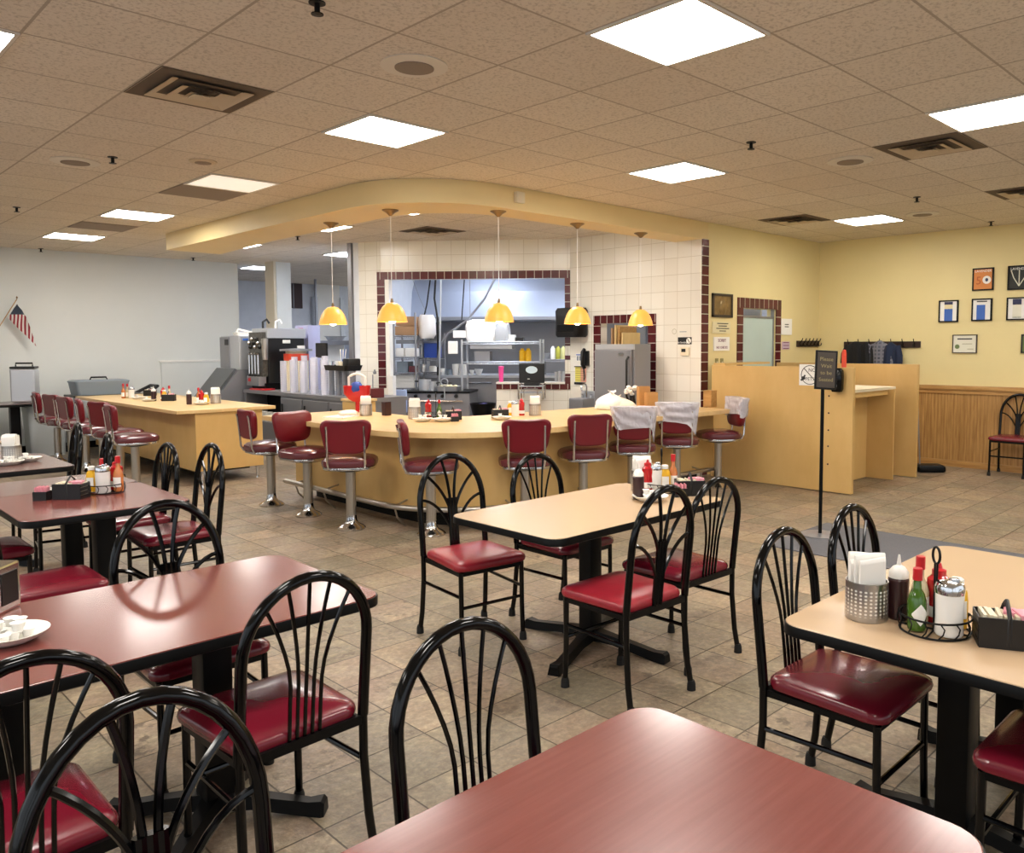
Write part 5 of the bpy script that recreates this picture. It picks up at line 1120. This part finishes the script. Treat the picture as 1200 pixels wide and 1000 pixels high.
# brewer / drink dispenser: black with chrome taps
t = thing('drink_dispenser', 'large black drink dispenser with chrome taps and a silver top', 'dispenser', (5.75, 11.85, Z))
MB().span((-.28, -.22, .1), (.3, .25, .78), bev=.01).build('body', M_blkp, t); MB().span((-.3, -.24, .77), (.32, .27, .92), bev=.008).build('top_panel', M_ss, t); MB().span((-.33, -.2, 0), (.28, .25, .1), bev=.008).build('drip_base', M_blkm, t); MB().span((-.42, -.18, .06), (-.3, .22, .2), bev=.004).build('drip_tray', M_ssd, t); MB().box((-.424, .12, .15), (.01, .07, .05)).build('red_badge', M_red, t); MB().box((.0, -.245, .72), (.12, .012, .05), bev=.004).build('white_tag', M_pap, t); MB().box((.24, -.23, .6), (.12, .02, .12)).build('paper_note', M_pap, t)
MB().span((-.36, -.2, .2), (-.28, .24, .86)).build('valve_block', P('mottled_steel', '5c5a55', .4, .6, var=.5, vscale=30), t)
for k in range(4):
    y = -.12+.1*k; MB().lathe([(.018, .24), (.018, .52), (.028, .54), (.0, .56)], c=(-.39, y, 0), n=12).build('chrome_tube', M_chr, t); MB().lathe([(.03, .16), (.026, .22), (0, .24)], c=(-.385, y, 0), n=12).build('tap', M_blkp, t)
MB().lathe([(.04, .45), (.05, .76), (0, .78)], c=(-.32, -.2, 0)).build('silver_column', M_chrw, t)
for k in range(8): MB().ball((-.375, -.14+.05*k, .64+.06*(k % 3)), .03).build('fitting', M_chr if k % 2 else M_blkp, t)
for k in range(2): MB().tube([(-.2+.2*k, .1, .9), (-.2+.2*k, .1, 1.02), (-.14+.2*k, .1, 1.06), (-.1+.2*k, .1, 1.0)], .018, 8).build('hose_bend', M_wht if k else M_blkp, t)
tag(MB().box((0, 0, .012), (.2, .42, .024), bev=.004).build('red_tray', M_red, loc=(5.42, 11.75, Z)), 'flat red tray at the left end of the drink station', 'tray')
# cup stacks
def cups(x, y, z, r, h, mat, label, group):
    n = max(3, int(h/.03)); pr = [(0, 0)]
    for k in range(n): pr += [(r*.93, h*k/n), (r, h*(k+.92)/n)]
    pr += [(r*.9, h), (0, h)]
    return tag(MB().lathe(pr, n=14).build('cup_stack', mat, loc=(x, y, z)), label, 'cups', group)
for k in range(9): cups(5.42+.1*(k % 2), 11.06-.145*k, Z, .045, (.44, .50, .46, .52, .45, .5, .48, .52, .47)[k], M_cup, 'tall stack of clear cups on the drink station', 'clear cup stacks on the drink station')
for k in range(7): cups(5.5+.07*(k % 2), 9.84-.085*k, Z, .036, .33, M_cupd, 'smoky stack of cups under the black straw tray', 'smoky cup stacks on the drink station')
t = thing('straw_tray', 'black tray of cups and straws on top of the smoky cup stacks', 'tray', (5.53, 9.6, Z+.33)); MB().loft(rrect(.26, .62, .05), [(.9, 0), (1, .07), (.95, .07), (.85, .02)]).build('tray', M_blkp, t); MB().box((0, -.22, .1), (.18, .16, .12), bev=.02).build('black_box', M_blkp, t)
for k in range(4): MB().lathe([(.025, .02), (.035, .12), (0, .12)], c=(-.02+.03*(k % 2), .24-.11*k, 0), n=12).build('cup', (M_clr, M_wht, M_crm, M_crm)[k], t)
for k in range(5): MB().tube([(-.0, .02-.012*k, .08), (.01*k-.02, .02-.02*k, .28)], .006, 5).build('straw', M_bl if k % 2 else M_pap, t)
t = thing('round_canister', 'big clear round canister with an orange rim behind the cup stacks', 'canister', (5.72, 11.25, Z)); MB().lathe([(0, 0), (.17, 0), (.17, .46), (0, .46)], n=28).build('canister_body', M_crm, t); MB().lathe([(.172, .44), (.178, .46), (.178, .54), (0, .55)], n=28).build('orange_rim', M_org, t); MB().lathe([(0, .58), (.23, .58), (.23, .61), (0, .62)], n=28).build('lid', M_ssd, t)
MB().lathe([(.15, .54), (.15, .585), (0, .585)]).build('neck', M_crm, t)
t = thing('order_screen', 'small dark screen on an arm beside the back-room door', 'monitor', (5.75, 10.55, Z)); MB().tube([(.05, 0, 0), (.05, 0, .5)], .02, 8).build('stand', M_blkm, t); MB().box((0, 0, .59), (.03, .3, .21), bev=.006).build('housing', M_blkp, t)
t = thing('paper_box', 'tall pale lilac carton with a pink label standing behind the drink station', 'carton', (6.25, 11.9, 0)); MB().box((0, 0, .94), (.2, .42, 1.88)).build('carton', P('lilac_card', 'b9bbdc', .6), t); MB().box((-.102, .02, 1.78), (.004, .14, .12)).build('pink_label', P('rose_label', 'c45b88', .6), t)
tag(MB().box((0, 0, .0), (.3, .34, .03), bev=.004).build('cutting_board', M_maple, loc=(5.25, 8.75, .9)), 'small wooden ledge board at the right end of the drink station', 'board')
tag(MB().box((0, 0, .44), (.28, .3, .88), bev=.004).build('wood_pedestal', M_maplep, loc=(5.25, 8.75, 0)), 'maple pedestal under the small wooden ledge board', 'pedestal')
tag(MB().box((0, 0, .06), (.2, .22, .12), bev=.006).build('maroon_box', M_vins, loc=(5.55, 8.92, Z)), 'maroon plastic box at the right end of the drink station', 'box')
# back room: door, noticeboard, shelf
def span_y(x0, x1, y0, y1, Y): a, b = on_y(x0, y1, Y), on_y(x1, y0, Y); return (a.x+b.x)/2, (a.z+b.z)/2, b.x-a.x, b.z-a.z
cx_, cz_, w_, h_ = span_y(373, 397, 328, 440, 17.5)
t = thing('white_door', 'tall white door in the back room right of the pillar', 'door', (cx_, 17.52, 0)); MB().box((0, 0, (cz_+h_/2)/2), (w_, .08, cz_+h_/2), bev=.005).build('leaf', M_wht, t); MB().box((-w_/2-.05, -.02, 1.35), (.1, .12, 2.7)).box((w_/2+.04, -.02, 1.35), (.08, .12, 2.7)).build('frame', M_ss, t); MB().lathe([(0, 0), (.04, 0), (.03, .06), (0, .07)]).move(Matrix.Translation((-w_/2+.1, -.04, 1.35)) @ Matrix.Rotation(radians(90), 4, 'X')).build('knob', M_blkp, t)
cx_, cz_, w_, h_ = span_y(333, 353.5, 330, 361, 17.58)
t = thing('notice_board', 'dark maroon board high on the back room wall right of the pillar', 'board', (cx_, 17.58, cz_)); MB().box((0, 0, 0), (w_, .04, h_), bev=.004).build('board', P('dark_maroon_board', '3c2a2c', .6), t); MB().box((0, -.025, 0), (.02, .01, h_)).build('mullion', M_ssd, t)
cx_, cz_, w_, h_ = span_y(369, 407, 399.5, 404.5, 13.2)
t = thing('wall_shelf', 'bracket shelf on a white stand in front of the back-room door', 'shelf', (cx_, 13.2, 0)); MB().box((0, 0, cz_), (w_, .3, h_), bev=.004).build('shelf', M_ssd, t); MB().box((0, .1, cz_/2), (w_*.9, .06, cz_)).build('back_panel', M_wht, t)
t = thing('steel_pan', 'wide steel pan on the bracket shelf of the back room', 'pan', (cx_+.08, 13.2, cz_+h_/2)); MB().lathe([(0, 0), (.13, 0), (.17, .07), (.21, .08), (.16, .07), (0, .02)], n=28).build('pan', M_ss, t)
t = thing('conduit_pole', 'thin dark conduit pole rising to the ceiling in the back room', 'pole', (on_y(371, 400, 16.2).x, 16.2, 0)); MB().tube([(0, 0, 0), (0, 0, HC)], .03, 8).build('pole', M_ssd, t)
# ================================================================ DAYLIGHT AND EXPOSURE
scn.view_settings.view_transform = 'Standard'; scn.view_settings.look = 'None'; scn.view_settings.gamma = 1; scn.view_settings.use_curve_mapping = False
scn.view_settings.exposure = 1.5
w = bpy.data.worlds.new('daylight'); scn.world = w; w.use_nodes = True; bg = w.node_tree.nodes['Background']; bg.inputs[0].default_value = (.86, .93, 1, 1); bg.inputs[1].default_value = .5
